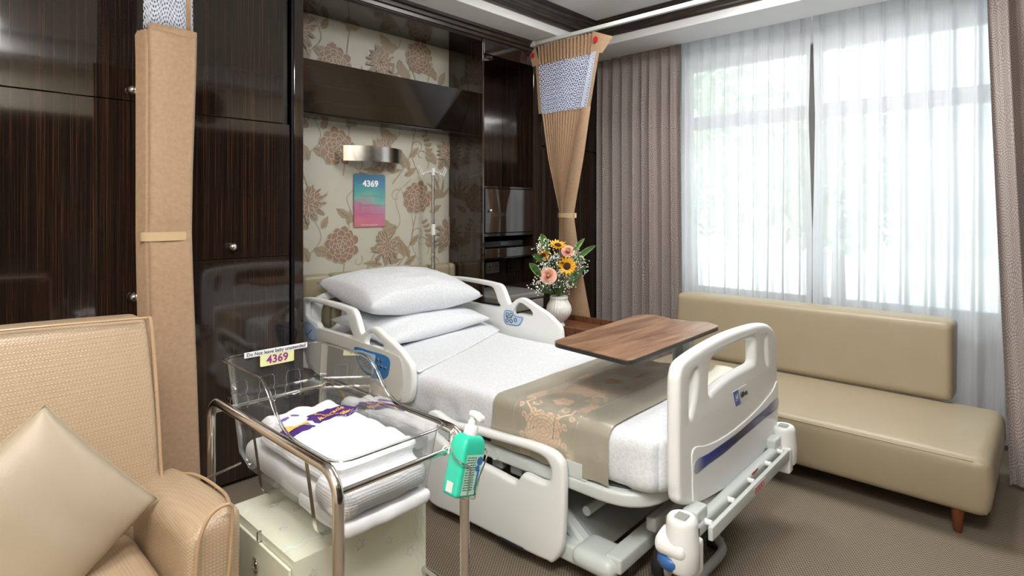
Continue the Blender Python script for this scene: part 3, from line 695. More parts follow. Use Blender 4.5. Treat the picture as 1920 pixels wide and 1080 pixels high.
def housing(x, sgn):
    h = MB()
    ring = [(0, .410), (.026, .411), (.038, .415), (.044, .409), (.046, .397), (.048, .364), (.052, .335), (.052, .27), (.046, .26), (.0, .26)]
    h.lathe([(r, z) for r, z in ring][::-1], (x, -.035, 0), 28)
    o_ = h.build('corner_housing', M['shell'], bed, smooth=50)
    a_, b_ = (x-.075, x+.045) if sgn > 0 else (x-.045, x+.075)
    MB().soft((a_+.018*(sgn>0), -.068, .300), (b_, .035, .372), .025, .02, fn=lambda p, n_: Vector((p.x, p.y, p.z-(.022 if p.z > .33 else 0)*abs(p.x-x)/.06))).build('roller_cover', M['shell'], o_, smooth=180, merge=1e-5)
    a_, b_ = (x+.012, x+.062) if sgn > 0 else (x-.062, x-.012)
    MB().soft((a_, -.078, .235), (b_, -.01, .34), .010, .03).build('mounting_block', M['shell'], o_, smooth=60)
    MB().box((x-.017, -.052, .4105), (x+.017, -.018, .4172)).build('pole_socket', M['frame_d'], o_, smooth=0)
    MB().lathe([(.0, .258), (.026, .258), (.037, .267), (.043, .280), (.043, .292), (.036, .302), (.0, .302)], (x-.018*sgn, -.012, 0), 26).build('roller', M['blue'], o_, smooth=60)
housing(-.055, 1); housing(.925, -1)
MB().soft((.045, -.040, .34), (.125, .012, .385), .008, .02).build('footboard_clamp', M['frame'], bed, smooth=60); MB().soft((.80, -.040, .34), (.88, .012, .385), .008, .02).build('footboard_clamp', M['frame'], bed, smooth=60)
# deck frame
def rr(x0, x1, y0, y1, r, k=8): return [(p.x, p.y) for p in round_poly([(x0, y0, 0), (x1, y0, 0), (x1, y1, 0), (x0, y1, 0)], r, k)]
plate('deck_frame', [rr(-.002, .962, .112, 2.26, [.20, .20, .04, .04]), rr(.045, .915, .16, 2.2, [.15, .15, .02, .02])], .050, .012, lambda a, b, c: (a, b, .352+c), M['frame'], bed)
MB().prism([(a, b, .345) for a, b in rr(.046, .914, .161, 2.2, [.15, .15, .02, .02])], (0, 0, .036)).build('deck_panel', M['frame_d'], bed, smooth=30)
MB().tube([(a, b, .380) for a, b in rr(.036, .924, .150, 2.2, [.16, .16, .02, .02])], .0055, 6, closed=True).build('deck_gasket', M['rubber'], bed)
p = bl(1078, 893, x=0)
br_ = MB(); br_.box((.0, p.y-.03, .377), (.004, p.y+.045, .432)); br_.box((.0, p.y-.045, .375), (.05, p.y+.05, .381))
br_.build('mattress_stop', M['frame'], bed, bevel=.0015)
for yy in (.83, .93): MB().cyl((-.006, yy-.04, .352), (.004, yy-.04, .352), .021, 20).build('pivot_cap', M['frame'], bed)
for yy in (.80, .70): MB().soft((.02, yy-.03, .285), (.06, yy+.03, .322), .01, .02).build('rail_latch', M['frame_d'], bed, smooth=60)
# lift plate, base and casters
MB().hexa([(.10, .34, .09), (.66, .34, .09), (.66, .38, .09), (.10, .38, .09), (.10, .70, .338), (.66, .70, .338), (.66, .76, .338), (.10, .76, .338)]).build('lift_plate', M['frame_d'], bed, smooth=0, bevel=.008)
MB().hexa([(.045, .325, .08), (.098, .325, .08), (.098, .39, .08), (.045, .39, .08), (.045, .68, .338), (.098, .68, .338), (.098, .78, .338), (.045, .78, .338)]).build('lift_arm', M['frame'], bed, smooth=0, bevel=.01)
MB().hexa([(.664, .325, .08), (.71, .325, .08), (.71, .39, .08), (.664, .39, .08), (.664, .68, .338), (.71, .68, .338), (.71, .78, .338), (.664, .78, .338)]).build('lift_arm', M['frame'], bed, smooth=0, bevel=.01)
MB().cyl((.03, .60, .26), (.12, .60, .26), .028).cyl((.12, .43, .2), (.80, .43, .2), .018).build('lift_pivot', M['frame'], bed)
MB().soft((.0, .21, .10), (.92, .275, .155), .01, .2).build('base_cross_beam', M['frame'], bed, smooth=60)
for x in (.0, .84): MB().soft((x, .26, .06), (x+.09, 2.15, .125), .012, .3).build('base_rail', M['frame'], bed, smooth=60)
MB().soft((.0, 2.1, .10), (.92, 2.165, .155), .01, .2).build('base_cross_beam', M['frame'], bed, smooth=60)
for x in (-.035, .82): MB().soft((x, .225, .075), (x+.15, .40, .148), .035, .03).build('base_corner_cover', M['frame'], bed, smooth=180, merge=1e-5)
MB().cyl((.22, .50, .285), (.70, .28, .285), .022).cyl((.05, .33, .315), (.90, .33, .315), .016).soft((.25, .22, .275), (.52, .32, .325), .02, .05).build('actuator', M['frame_d'], bed, smooth=60)
MB().soft((.15, .16, .20), (.80, .20, .25), .01, .2).build('foot_cross_member', M['frame_d'], bed, smooth=60)
def caster(x, y, r, parent, name='caster', ax='y', z=None):
    c_ = MB().lathe([(r*.72, -.021), (r*.94, -.019), (r, -.008), (r, .008), (r*.94, .019), (r*.72, .021)], (x, y, r+.001), 36, axis=ax).build(name, M['rubber'], parent, smooth=50)
    MB().lathe([(0, -.0235), (r*.6, -.0232), (r*.73, -.0212), (r*.73, .0212), (r*.6, .0232), (0, .0235)], (x, y, r+.001), 30, axis=ax).build('hub', M['shell2'], c_, smooth=50)
    MB().cyl((x, y+.002, r*1.02), (x, y+.002, z or .24), .014, 14).build('stem', M['frame_d'], c_)
for x, y in ((.232, .165), (.80, .165), (.12, 2.2), (.80, 2.2)): caster(x, y, .072, bed)
# under-bed fittings below the head rail
MB().soft((.02, 1.30, .22), (.07, 2.10, .40), .01, .2).build('control_housing', M['frame'], bed, smooth=60)
MB().box((.012, 1.60, .27), (.0195, 1.66, .36)).build('blue_label', M['panelblue'], bed, smooth=0)
MB().soft((.0, 1.86, .20), (.055, 2.08, .335), .015, .05).build('pump_box', M['frame_d'], bed, smooth=60)
tgp = bl(627, 722, x=-.004)
tg_ = MB().box((-.006, tgp.y-.035, tgp.z-.018), (-.003, tgp.y+.035, tgp.z+.018)).build('yellow_tag', mat('yellow_tag_card', (212, 190, 60), .5), bed, smooth=0)
lettering('lettering', 'CPR', .03, lambda a, b, c: (-.0065-c, tgp.y-a, tgp.z+b), M['decal'], tg_, bold=.001)
p = bl(640, 740, x=-.004)
MB().prism([(-.006, p.y+.03, p.z+.015), (-.006, p.y-.01, p.z+.01), (-.006, p.y-.04, p.z-.025), (-.006, p.y-.01, p.z-.02)], (.012, 0, 0)).build('yellow_lever', mat('yellow_lever', (222, 190, 40), .4), bed, bevel=.002)
MB().tube([(-.01+.012*cos(t*2.2), 2.02-.012*t, .28+.035*sin(t)) for t in [i*.35 for i in range(24)]], .006, 8).build('coiled_cable', M['frame_d'], bed)
# headboard of the bed
hb_o = rs([(.02, .42), (.0, .60), (.02, .78), (.09, .845), (.30, .865), (.66, .865), (.87, .845), (.94, .78), (.96, .60), (.94, .42)], 5)
hb_h = rs([(.09, .66), (.09, .77), (.14, .81), (.21, .80), (.22, .70), (.16, .64)], 5)
hb_h2 = rs([(.28, .70), (.29, .80), (.40, .825), (.56, .825), (.67, .80), (.68, .70)], 5)
plate('headboard', [hb_o, hb_h, hb_h2, [(.96-a, b) for a, b in hb_h]], .036, .014, lambda a, b, c: (a, 2.262+c, b), M['shell'], bed)

# ---------------------------------------------------------------- bedding
def f_sheet(n):
    v = n.coord((1, 1, 1)); x = n.new('ShaderNodeTexVoronoi', feature='DISTANCE_TO_EDGE'); x.inputs['Scale'].default_value = 55
    w_ = n.new('ShaderNodeTexNoise'); w_.inputs['Scale'].default_value = 40; n.link(v, w_.inputs['Vector'])
    mx = n.new('ShaderNodeMix', data_type='RGBA'); mx.inputs[0].default_value = .02
    n.link(v, mx.inputs[6]); n.link(w_.outputs['Color'], mx.inputs[7]); n.link(mx.outputs[2], x.inputs['Vector'])
    e = n.math('LESS_THAN', x.outputs['Distance'], .09)
    n.link(n.mix(e, lin(217, 221, 227), lin(227, 230, 234)), n.b.inputs['Base Color'])
    n.link(n.math('MULTIPLY_ADD', e, -.2), n.b.inputs['Roughness']); n.b.inputs['Roughness'].links[0].from_node.inputs[2].default_value = .75
    f = n.noise(n.coord((5, 5, 5)), 1, 4, .5, .6); n.bump(f, .35, .012)
M['sheet'] = mat('white_jacquard_sheet', (226, 230, 235), .7, spec=.3, fn=f_sheet, Sheen_Weight=.2)
def Tb(p):                                           # bed frame -> room
    return Vector((BO.x+p[0]*cos(BT)-p[1]*sin(BT), BO.y+p[0]*sin(BT)+p[1]*cos(BT), p[2]))
def nz(x, y, z, s): return noise.noise(Vector((x*s, y*s, z*s)))
def mattop(x, y):
    head = max(0, min(1, (y-1.45)/.5)); return .575+.045*head*head*(3-2*head)
def mat_fn(p, n_):
    side = max(0, 1-abs(n_.z)*1.4); low = max(0, (.57-p.z)/.19)
    for sx_ in (1, -1):
        R_ = .13; cx_ = .02+R_ if sx_ > 0 else .94-R_; cy_ = .055+R_; vx, vy = p.x-cx_, p.y-cy_
        if vx*sx_ < 0 and vy < 0:
            L2 = sqrt(vx*vx+vy*vy); k_ = max(abs(vx), abs(vy))/L2; p = Vector((cx_+vx*k_, cy_+vy*k_, p.z))
    side *= 1 if p.y > .9 or p.y < .2 else .25
    k = .004*nz(p.x, p.y, p.z, 5)+side*low*.030*nz(p.x*4+p.y*9, p.y*3, p.z*3, 1)+side*.012*nz(p.x*3+p.y*3, p.y, p.z*5, 2.2)+side*.006*nz(p.x, p.y, p.z*1.0, 14)
    q = p+Vector((n_.x, n_.y, n_.z*.5))*k
    if p.y < .2: q += Vector((0, -.0, 0))+Vector((n_.x*.012*low, 0, -.012*max(0, nz(p.x*6, p.y*6, 3, 1))*low))
    if p.z > .5: q.z += mattop(p.x, p.y)-.575
    return q
mo = Vector(Tb((.48, 1.1, .38)))
mt_ = MB().soft((.02, .055, .384), (.94, 2.225, .575), .05, .022, fn=mat_fn)
mtt = mt_.build('mattress', M['sheet'], smooth=180, merge=2e-4, fn=lambda p: Tb(p)-mo)
mtt.location = mo; tag(mtt, 'white sheeted mattress lying on the hospital bed', 'mattress')
# turned-back sheet edge near the pillows
sf = MB(); sf.grid(lambda u, v: Tb((.03+.90*u, 1.30+.32*u+.36*v*(1-.35*u), mattop(0, 1.30+.32*u+.36*v)+.006+.003*sin(pi*v)+.003*nz(u*5, v*3, 0, 1)))-mo, 40, 12)
so = sf.build('sheet_fold', M['sheet'], mtt, smooth=180); sm = so.modifiers.new('t', 'SOLIDIFY'); sm.thickness = .004
def pillow(w_, h_, t_, nu=44, nv=34, puff=.45, seed=0, seam=.01, creases=.006, pinch=.10):
    g = MB()
    def fn(sg):
        def q(u, v):
            a, b = 2*u-1, 2*v-1
            k = max(0, (1-a*a))**puff*max(0, (1-b*b))**puff
            ex = 1-.07*(1-b*b)*abs(a)**3*0; pin = 1-pinch*(1-abs(a)**2.5)*abs(b)**4; pin2 = 1-.8*pinch*(1-abs(b)**2.5)*abs(a)**4
            x = a*w_/2*pin2; y = b*h_/2*pin
            zz = sg*t_/2*k
            zz += creases*(1-k*.6)*k*6*nz(x*2+seed, y*7, seed, 3)*.5+creases*nz(x+seed, y, seed, 7)*k
            return (x, y, zz)
        return q
    g.grid(fn(1), nu, nv); b0 = len(g.v); g.grid(fn(-1), nu, nv)
    for i in range(nu*nv): g.f[-1-i] = g.f[-1-i][::-1]
    return g
def put_pillow(name, label, cat, w_, h_, t_, loc, rot, mt, seed, group=None, seamcol=None, sag=None, **k):
    g = pillow(w_, h_, t_, seed=seed, **k)
    if sag: g.v = [sag(p) for p in g.v]
    o_ = g.build(name, mt, smooth=180, merge=1e-4); o_.location = loc; o_.rotation_euler = rot
    o_['label'] = label; o_['category'] = cat
    if group: o_['group'] = group
    return o_
put_pillow('pillow', 'flatter white pillow lying on the mattress, beneath the plump one', 'pillow', .84, .50, .145, Tb((.485, 1.90, .688)), (radians(9), radians(-1), BT+radians(4)), M['sheet'], 3.1, 'white bed pillows')
put_pillow('pillow', 'plump white pillow on top of the flatter pillow', 'pillow', .84, .54, .235, Tb((.47, 1.99, .857)), (radians(10), radians(1.5), BT+radians(1)), M['sheet'], 8.7, 'white bed pillows', puff=.38)
# satin bed runner with a woven damask band
M['satin'] = mat('sage_gold_satin', (184, 178, 160), .30, .3, spec=.7, fn=lambda n: n.bump(n.noise(n.coord((6, 14, 6)), 1, 3, .5, .8), .3, .01), Sheen_Weight=.3)
M['damask'] = mat('woven_peach_damask', (216, 188, 162), .55, fn=lambda n: n.bump(n.noise(n.coord((900, 900, 900)), 1, 1), .3, .001))
SX0, SX1 = .012, .948; RY0, RY1 = .262, .815
prof = []
for z in [.386+.008*i for i in range(19)]: prof.append((SX0+.0-.006*(1-abs((z-.386)/.15*2-1)), z))
for i in range(1, 8):
    a = pi/2*i/8; prof.append((SX0+.048-.048*cos(a), .535+.046*sin(a)))
for i in range(0, 72): prof.append((SX0+.048+(SX1-SX0-.096)*i/71, .581))
for i in range(1, 8):
    a = pi/2*i/8; prof.append((SX1-.048+.048*sin(a), .535+.046*cos(a)))
for z in [.53-.012*i for i in range(8)]: prof.append((SX1, z))
cum = [0]
for a, b in zip(prof[:-1], prof[1:]): cum.append(cum[-1]+sqrt((a[0]-b[0])**2+(a[1]-b[1])**2))
LT = cum[-1]
def pat(s):
    s = max(0, min(LT, s)); i = 0
    lo_, hi = 0, len(cum)-1
    while hi-lo_ > 1:
        m_ = (lo_+hi)//2
        if cum[m_] <= s: lo_ = m_
        else: hi = m_
    t = (s-cum[lo_])/max(cum[hi]-cum[lo_], 1e-9); a, b = prof[lo_], prof[hi]
    return a[0]+(b[0]-a[0])*t, a[1]+(b[1]-a[1])*t
def run_pt(s, y):
    x, z = pat(s); top = 1 if z > .575 else 0
    z += top*(.0025*nz(x*2, y*9, 0, 2)+.010*max(0, (x-.75)/.2)*(1+nz(x*4, y*6, 5, 2)))
    if x < SX0+.01: x -= .006*max(0, (.5-z)/.12)*(1+nz(0, y*7, z*3, 2.)); z += .008*(1 if z < .40 else 0)*nz(0, y*12, 0, 1)
    yy = y+.006*nz(x*3, 1 if y > .5 else 7, z*4, 1.5)
    return Tb((x, yy, z+.0015))
segs = []                                            # motif centre lines in (s across the bed, t along it), repeat .36
def spiral(cs, ct_, R, a0, turns, sg, w_):
    P = [(cs+R*(1-.75*i/16)*cos(a0+sg*turns*2*pi*i/16), ct_+R*(1-.75*i/16)*sin(a0+sg*turns*2*pi*i/16)) for i in range(17)]
    for a, b in zip(P[:-1], P[1:]): segs.append((a, b, w_))
def line_(P, w_):
    for a, b in zip(P[:-1], P[1:]): segs.append((a, b, w_))
TC = .15
for m_ in (-1, 1):
    line_([(0+.0, TC+m_*.145), (.05, TC+m_*.10), (.09, TC+m_*.11), (.13, TC+m_*.05), (.18, TC+m_*.02)], .0038)
    line_([(.36, TC+m_*.145), (.31, TC+m_*.10), (.27, TC+m_*.11), (.23, TC+m_*.05), (.18, TC+m_*.02)], .0038)
    for s0, sg in ((.075, 1), (.285, -1)):
        spiral(s0, TC+m_*.075, .024, 0, .9, sg*m_, .0036); spiral(s0-.03*sg, TC+m_*.125, .016, 2, .9, -sg*m_, .0034)
        spiral(s0+.035*sg, TC+m_*.125, .013, 1, .9, sg*m_, .0034); spiral(s0+.045*sg, TC+m_*.055, .016, 3, .9, sg*m_, .0036)
        spiral(s0+.07*sg, TC+m_*.10, .014, 4, .9, -sg*m_, .0034)
    spiral(.0, TC+m_*.03, .02, 1, .8, m_, .0036); spiral(.36, TC-m_*.03, .02, 1, .8, m_, .0036)
def damask(s, t):
    s = s % .36
    dx, dy = s-.18, t-TC
    for c_, R in ((.0, .062),):
        r = sqrt(dx*dx+(dy*.8)**2); th = atan2(dy, dx)
        if r < R*(1+.22*abs(sin(4*th)))*1.0:
            k_ = int(r/.0125); return r < .006 or ((r % .0125) > .0026 and abs(sin((3+k_)*th+k_*.8)) > .16)
    for cs_ in (0, .36):
        ddx = s-cs_; r = sqrt(ddx*ddx+dy*dy); th = atan2(dy, ddx)
        if r < .030*(1+.45*abs(sin(2.5*th))): return r > .007
        for k_ in (-1, 1):
            r = sqrt(ddx*ddx+(dy-k_*.15)**2); th = atan2(dy-k_*.15, ddx)
            if r < .045*(1+.25*abs(sin(4*th))): k2 = int(r/.0125); return (r % .0125) > .0026 and abs(sin((3+k2)*th+k2*.8)) > .16
    for (a, b, w_) in segs:
        ax, ay = a; bx, by = b
        if min(ax, bx)-w_ > s or max(ax, bx)+w_ < s or min(ay, by)-w_ > t or max(ay, by)+w_ < t: continue
        vx, vy = bx-ax, by-ay; q = max(0, min(1, ((s-ax)*vx+(t-ay)*vy)/(vx*vx+vy*vy+1e-12)))
        if (s-ax-q*vx)**2+(t-ay-q*vy)**2 < w_*w_: return True
    return False
ro = Tb((.5, .55, .40)); run = thing('bed_runner', 'sage satin bed runner with a peach damask band across the foot of the bed', 'bed runner', ro)
NS = 560
y_a, y_b = .400, .700
for nm, a, b, nt, ns in (('near_satin_border', RY0, y_a, 14, 190), ('far_satin_border', y_b, RY1, 12, 190)):
    MB().grid(lambda u, v, a=a, b=b: run_pt(u*LT, a+(b-a)*v), ns, nt).build(nm, M['satin'], run, ro, smooth=180)
MB().grid(lambda u, v: run_pt(u*LT, y_a+(y_b-y_a)*v), NS, 130, m=lambda u, v: 1 if damask(u*LT+.06, v*(y_b-y_a)) else 0).build('damask_band', [M['satin'], M['damask']], run, ro, smooth=180)
pf = MB()
for y in (y_a, y_b): pf.tube([run_pt(LT*i/150, y)+Vector((-.0006 if i < 14 else 0, 0, .0006)) for i in range(151)], .0012, 5)
pf.build('seam', M['satin'], run, ro)

g = MB(); g.grid(lambda u, v: Tb((.66+.285*u, .185+.085*v+.01*nz(u*4, 1, 0, 1), .584+.030*u*u+.004*sin(pi*v)+.003*nz(u*6, v*2, 3, 1))), 16, 6)
lf = g.build('turned_lining', mat('cream_lining', (220, 219, 204), .5), run, ro, smooth=180); sm = lf.modifiers.new('t', 'SOLIDIFY'); sm.thickness = .003
# ---------------------------------------------------------------- overbed table
def f_walnut(n):
    a = n.noise(n.coord((2.2, 16, 16)), 1, 6, .6, 1.2); b = n.noise(n.coord((5, 130, 130)), 1, 3, .6)
    t = n.math('ADD', n.math('MULTIPLY', a, .75), n.math('MULTIPLY', b, .25))
    n.link(n.ramp(t, [(.36, lin(104, 76, 58)), (.50, lin(138, 105, 82)), (.64, lin(166, 132, 104))]), n.b.inputs['Base Color'])
M['walnut'] = mat('walnut_laminate', fn=f_walnut, rough=.34, spec=.5)
TZ = .785
to = Vector((2.74, 1.39, 0)); tb = thing('overbed_table', 'walnut topped overbed table reaching over the bed', 'table', to)
tp = [at(a, b, Z=TZ) for a, b in ((1033, 641), (1180, 677.5), (1350, 611.5), (1330, 605), (1316, 603.4), (1292, 602.8), (1275, 601), (1259, 598.3), (1240, 592.8), (1216, 589.3), (1193, 591.2))]
tl = [(p.x, p.y, 0) for p in tp]
lp_ = round_poly(tl, [.05, .05, .035, .04, .1, .1, .1, .1, .1, .04, .04], 6); lp_ = [(p.x, p.y) for p in lp_]
plate('table_edge', [lp_], .017, .003, lambda a, b, c: (a, b, TZ-.0105+c), mat('dark_edge_band', (52, 52, 54), .4), tb, to)
plate('table_top', [lp_], .004, .0008, lambda a, b, c: (a, b, TZ-.0008+c), M['walnut'], tb, to)
MB().soft((2.45, 1.30, .725), (2.80, 1.46, .765), .012, .1).build('top_bracket', M['frame_d'], tb, to, smooth=60)
cm = MB().box((2.715, 1.335, .10), (2.80, 1.425, .73)).build('column', M['frame'], tb, to, smooth=0, bevel=.012)
MB().box((2.71, 1.36, .13), (2.7149, 1.40, .70)).build('column_track', M['frame_d'], cm, to, smooth=0)
tubep = lambda P: smooth_loop(P, 8, False)
MB().tube(tubep([(2.76, 1.40, .075), (2.70, 1.20, .07), (2.45, 1.08, .065), (2.28, 1.02, .062), (2.19, .955, .06), (2.12, .906, .06), (1.95, .900, .06), (1.70, .900, .06)]), .016, 14).build('base_tube', M['frame_d'], tb, to)
MB().tube(tubep([(2.76, 1.36, .075), (2.72, 1.55, .07), (2.5, 1.70, .065), (2.2, 1.78, .06), (1.8, 1.80, .06)]), .016, 14).build('base_tube', M['frame_d'], tb, to)
def small_caster(x, y):
    c_ = MB().lathe([(.0, -.024), (.029, -.022), (.031, -.004), (.022, -.003), (.022, .003), (.031, .004), (.029, .022), (0, .024)], (x-to.x, y-to.y, .0315), 24, axis='y').build('caster', M['rubber'], tb, smooth=50)
    MB().lathe([(.0, -.0262), (.022, -.026), (.022, -.024), (0, -.024)], (x-to.x, y-to.y, .0315), 20, axis='y').build('hub', M['shell2'], c_)
    MB().cyl((x-to.x, y-to.y+.0, .045), (x-to.x, y-to.y, .072), .008, 12).build('stem', M['rubber'], c_)
for x, y in ((2.215, .975), (1.74, .905), (2.72, 1.53), (1.84, 1.80)): small_caster(x, y)

# ---------------------------------------------------------------- window curtains
def f_drape(n):
    sx = n.new('ShaderNodeSeparateXYZ'); n.link(n.coord((1, 1, 1), 'UV'), sx.inputs[0])
    cb = n.new('ShaderNodeCombineXYZ'); n.link(sx.outputs[0], cb.inputs[0]); n.link(sx.outputs[1], cb.inputs[1])
    v = n.new('ShaderNodeTexVoronoi'); v.voronoi_dimensions = '2D'; v.inputs['Scale'].default_value = 6.5; v.inputs['Randomness'].default_value = .75
    n.link(cb.outputs[0], v.inputs['Vector'])
    vs = n.new('ShaderNodeVectorMath', operation='SUBTRACT'); n.link(cb.outputs[0], vs.inputs[0]); n.link(v.outputs['Position'], vs.inputs[1])
    s2 = n.new('ShaderNodeSeparateXYZ'); n.link(vs.outputs[0], s2.inputs[0])
    ang = n.math('ARCTAN2', s2.outputs[1], s2.outputs[0])
    ring = n.math('SINE', n.math('MULTIPLY', v.outputs['Distance'], 66.))
    dash = n.math('SINE', n.math('MULTIPLY', ang, 26))
    line = n.math('GREATER_THAN', ring, -.35); line2 = n.math('GREATER_THAN', dash, -.72)
    k = n.math('MULTIPLY', line, line2)
    n.link(n.mix(k, lin(126, 114, 110), lin(170, 160, 156)), n.b.inputs['Base Color'])
    n.bump(n.noise(n.coord((1200, 1200, 1200)), 1, 1), .15, .0005)
M['drape'] = mat('taupe_wave_drape', fn=f_drape, rough=.6, Sheen_Weight=.25)
def add_uv(o, us, vs_, nu, nv):                      # grid meshes: u along the cloth, v up
    me = o.data; uv = me.uv_layers.new(name='UVMap')
    for lp in me.loops:
        i = lp.vertex_index; uv.data[lp.index].uv = (us[i//(nv+1)], vs_[i % (nv+1)])
def cloth(name, label, cat, path, z0, z1, nu, nv, mt, flat_w, group=None, topgather=.06, kind='part', offx=None, cname='fabric'):
    # path(u, z) -> (x, y) horizontally; the sheet hangs from z1 to z0
    p0 = path(0, z1); o = Vector((p0[0], p0[1], z1)); t = thing(name, label, cat, o, group=group)
    g = MB(); g.grid(lambda u, v: (*path(u, z0+(z1-z0)*v), z0+(z1-z0)*v), nu, nv)
    c_ = g.build(cname, mt, t, o, smooth=180)
    add_uv(c_, [flat_w*i/nu for i in range(nu+1)], [z0+(z1-z0)*j/nv for j in range(nv+1)], nu, nv)
    return t, c_, o
random.seed(11)
def fold(u, z, n_, amp, seed, z1=2.6):
    t = u*n_+.35*nz(u*3, seed, 0, 2)
    g = .55+.45*min(1, (z1-z)/.5)
    return g*amp*(sin(2*pi*t)+.35*sin(4*pi*t+seed+z*.4)+.5*nz(u*n_*.7, z*.25, seed, 1))
def pathL(u, z):
    f = fold(u, z, 8.5, .030, 2.2); y = 2.865-u*.775+.010*nz(u*9, z*.4, 1, 1)+.045*u*max(0, .3-z/2)*0
    return (4.15+f, y-.015*min(1, (2.6-z)/2)*u)
cloth('window_drape', 'taupe wave-patterned drape hanging left of the sheers beside the dark cupboard', 'drape', pathL, .03, 2.63, 170, 40, M['drape'], 1.6, 'taupe drapes at the window')
def pathR(u, z):
    q = max(0, (2.63-z)/2.6); f = fold(u, z, 7.5, .034, 7.1)
    return (4.07-.47*q+f+.02, .268-.118*q**1.2-u*.72+.02*nz(u*5, z*.3, 8, 1))
cloth('window_drape', 'taupe wave-patterned drape at the right edge of the window, past the sofa end', 'drape', pathR, .03, 2.63, 150, 40, M['drape'], 1.5, 'taupe drapes at the window')
def f_sheer(dens, tint=(238, 240, 244)):
    def fn(n):
        b = n.b; o = n.n['Material Output']
        tr = n.new('ShaderNodeBsdfTransparent'); tr.inputs[0].default_value = (1, 1, 1, 1)
        tl_ = n.new('ShaderNodeBsdfTranslucent'); tl_.inputs[0].default_value = lin(tint)
        df = n.new('ShaderNodeBsdfDiffuse'); df.inputs[0].default_value = lin(tint)
        a = n.new('ShaderNodeMixShader'); a.inputs[0].default_value = .5; n.link(tl_.outputs[0], a.inputs[1]); n.link(df.outputs[0], a.inputs[2])
        g = n.new('ShaderNodeNewGeometry'); d = n.new('ShaderNodeVectorMath', operation='DOT_PRODUCT'); n.link(g.outputs['Normal'], d.inputs[0]); n.link(g.outputs['Incoming'], d.inputs[1])
        c_ = n.math('MAXIMUM', n.math('ABSOLUTE', d.outputs['Value']), .06)
        w_ = n.noise(n.coord((260, 260, 3)), 1, 2)
        thr = n.math('MULTIPLY', n.math('DIVIDE', -dens, c_), n.math('ADD', w_, .5))
        al = n.math('POWER', 2.718, thr)            # light that slips straight between the threads
        m_ = n.new('ShaderNodeMixShader'); n.link(al, m_.inputs[0]); n.link(a.outputs[0], m_.inputs[1]); n.link(tr.outputs[0], m_.inputs[2])
        n.link(m_.outputs[0], o.inputs['Surface'])
    return fn
M['sheer'] = mat('white_voile', fn=f_sheer(1.8)); M['sheer2'] = mat('doubled_voile_hem', fn=f_sheer(2.2))
def sheer_path(ya, yb, n_, seed, gap):
    offs = [random.uniform(-.25, .25) for i in range(n_+1)]
    def path(u, z):
        q = max(0, min(1, (2.64-z)/1.6)); t = u*n_
        k = round(t-.5)+.5 if False else math.floor(t)+.5
        i = int(min(n_-1, max(0, math.floor(t)))); ph = (t-math.floor(t)-.5)+offs[i]*.25*q
        wd = .08+.09*q; ridge = math.exp(-(ph/wd)**2)
        x = 4.245-(.050+.016*offs[i])*ridge+.007*q*sin(t*5.1+z*1.7+seed)+.010*q*nz(t*.9, z*.5, seed, 1)
        y = ya+(yb-ya)*u+.012*q*nz(t, z*.8, seed+4, 1)
        e = gap(z)
        return (x, y+e*(max(0, (u-.8)/.2)**2 if seed < 5 else max(0, (.2-u)/.2)**2))
    return path
def g1(z): return .022*max(0, 1-abs(z-1.95)/.75)
for lb, ya, yb, n_, sd, g_, z0 in (('left white sheer curtain, between the taupe drape and the slit of window frame', 2.14, 1.196, 9, 2.3, lambda z: g1(z), .03),
                           ('right white sheer curtain, behind the near end of the sofa', 1.190, .02, 10, 7.7, lambda z: -g1(z)*.8, .03)):
    P_ = sheer_path(ya, yb, n_, sd, g_)
    t, c_, o = cloth('sheer_curtain', lb, 'sheer curtain', P_, z0, 2.565, n_*16, 26, M['sheer'], 1.8, 'white sheers at the window')
    g = MB(); g.grid(lambda u, v: (P_(u, 2.60)[0], P_(u, 2.60)[1], 2.565+.095*v), n_*16, 2); g.build('heading_band', M['sheer2'], t, o, smooth=180)
o = Vector((4.245, 1.25, 2.665)); tr_ = thing('curtain_track', 'white curtain track above the sheers', 'track', o)
MB().box((4.235, .0, 2.662), (4.265, 2.86, 2.679)).build('track', M['whitepl'], tr_, o, smooth=0)

# ---------------------------------------------------------------- disposable privacy curtains on the ceiling rail
o = Vector((3.31, 1.2, 2.585)); rail = thing('curtain_rail', 'white ceiling rail carrying the pleated tan privacy curtain', 'rail', o)
MB().box((3.296, -.3, 2.572), (3.324, 2.86, 2.600)).build('rail', mat('white_enamel_rail', (222, 226, 222), .35), rail, o, smooth=0, bevel=.004)
MB().box((3.29, 2.85, 2.566), (3.33, 2.892, 2.606)).build('rail_end', M['whitepl'], rail, o, smooth=0, bevel=.003)
hg = MB()
hg.cyl((3.31, -.1, 2.60), (3.31, -.1, 2.782), .006, 10)
hg.build('rail_hanger', M['whitepl'], rail, o)
def f_tan(n):
    f = n.noise(n.coord((60, 60, 60)), 1, 4, .6); n.link(n.ramp(f, [(.3, lin(170, 140, 112)), (.7, lin(184, 154, 125))]), n.b.inputs['Base Color'])
    n.bump(n.noise(n.coord((500, 500, 500)), 1, 2), .2, .001)
M['tan'] = mat('tan_nonwoven', fn=f_tan, rough=.55, Sheen_Weight=.1)
M['tape'] = mat('pale_tan_tape', (204, 180, 140), .55)
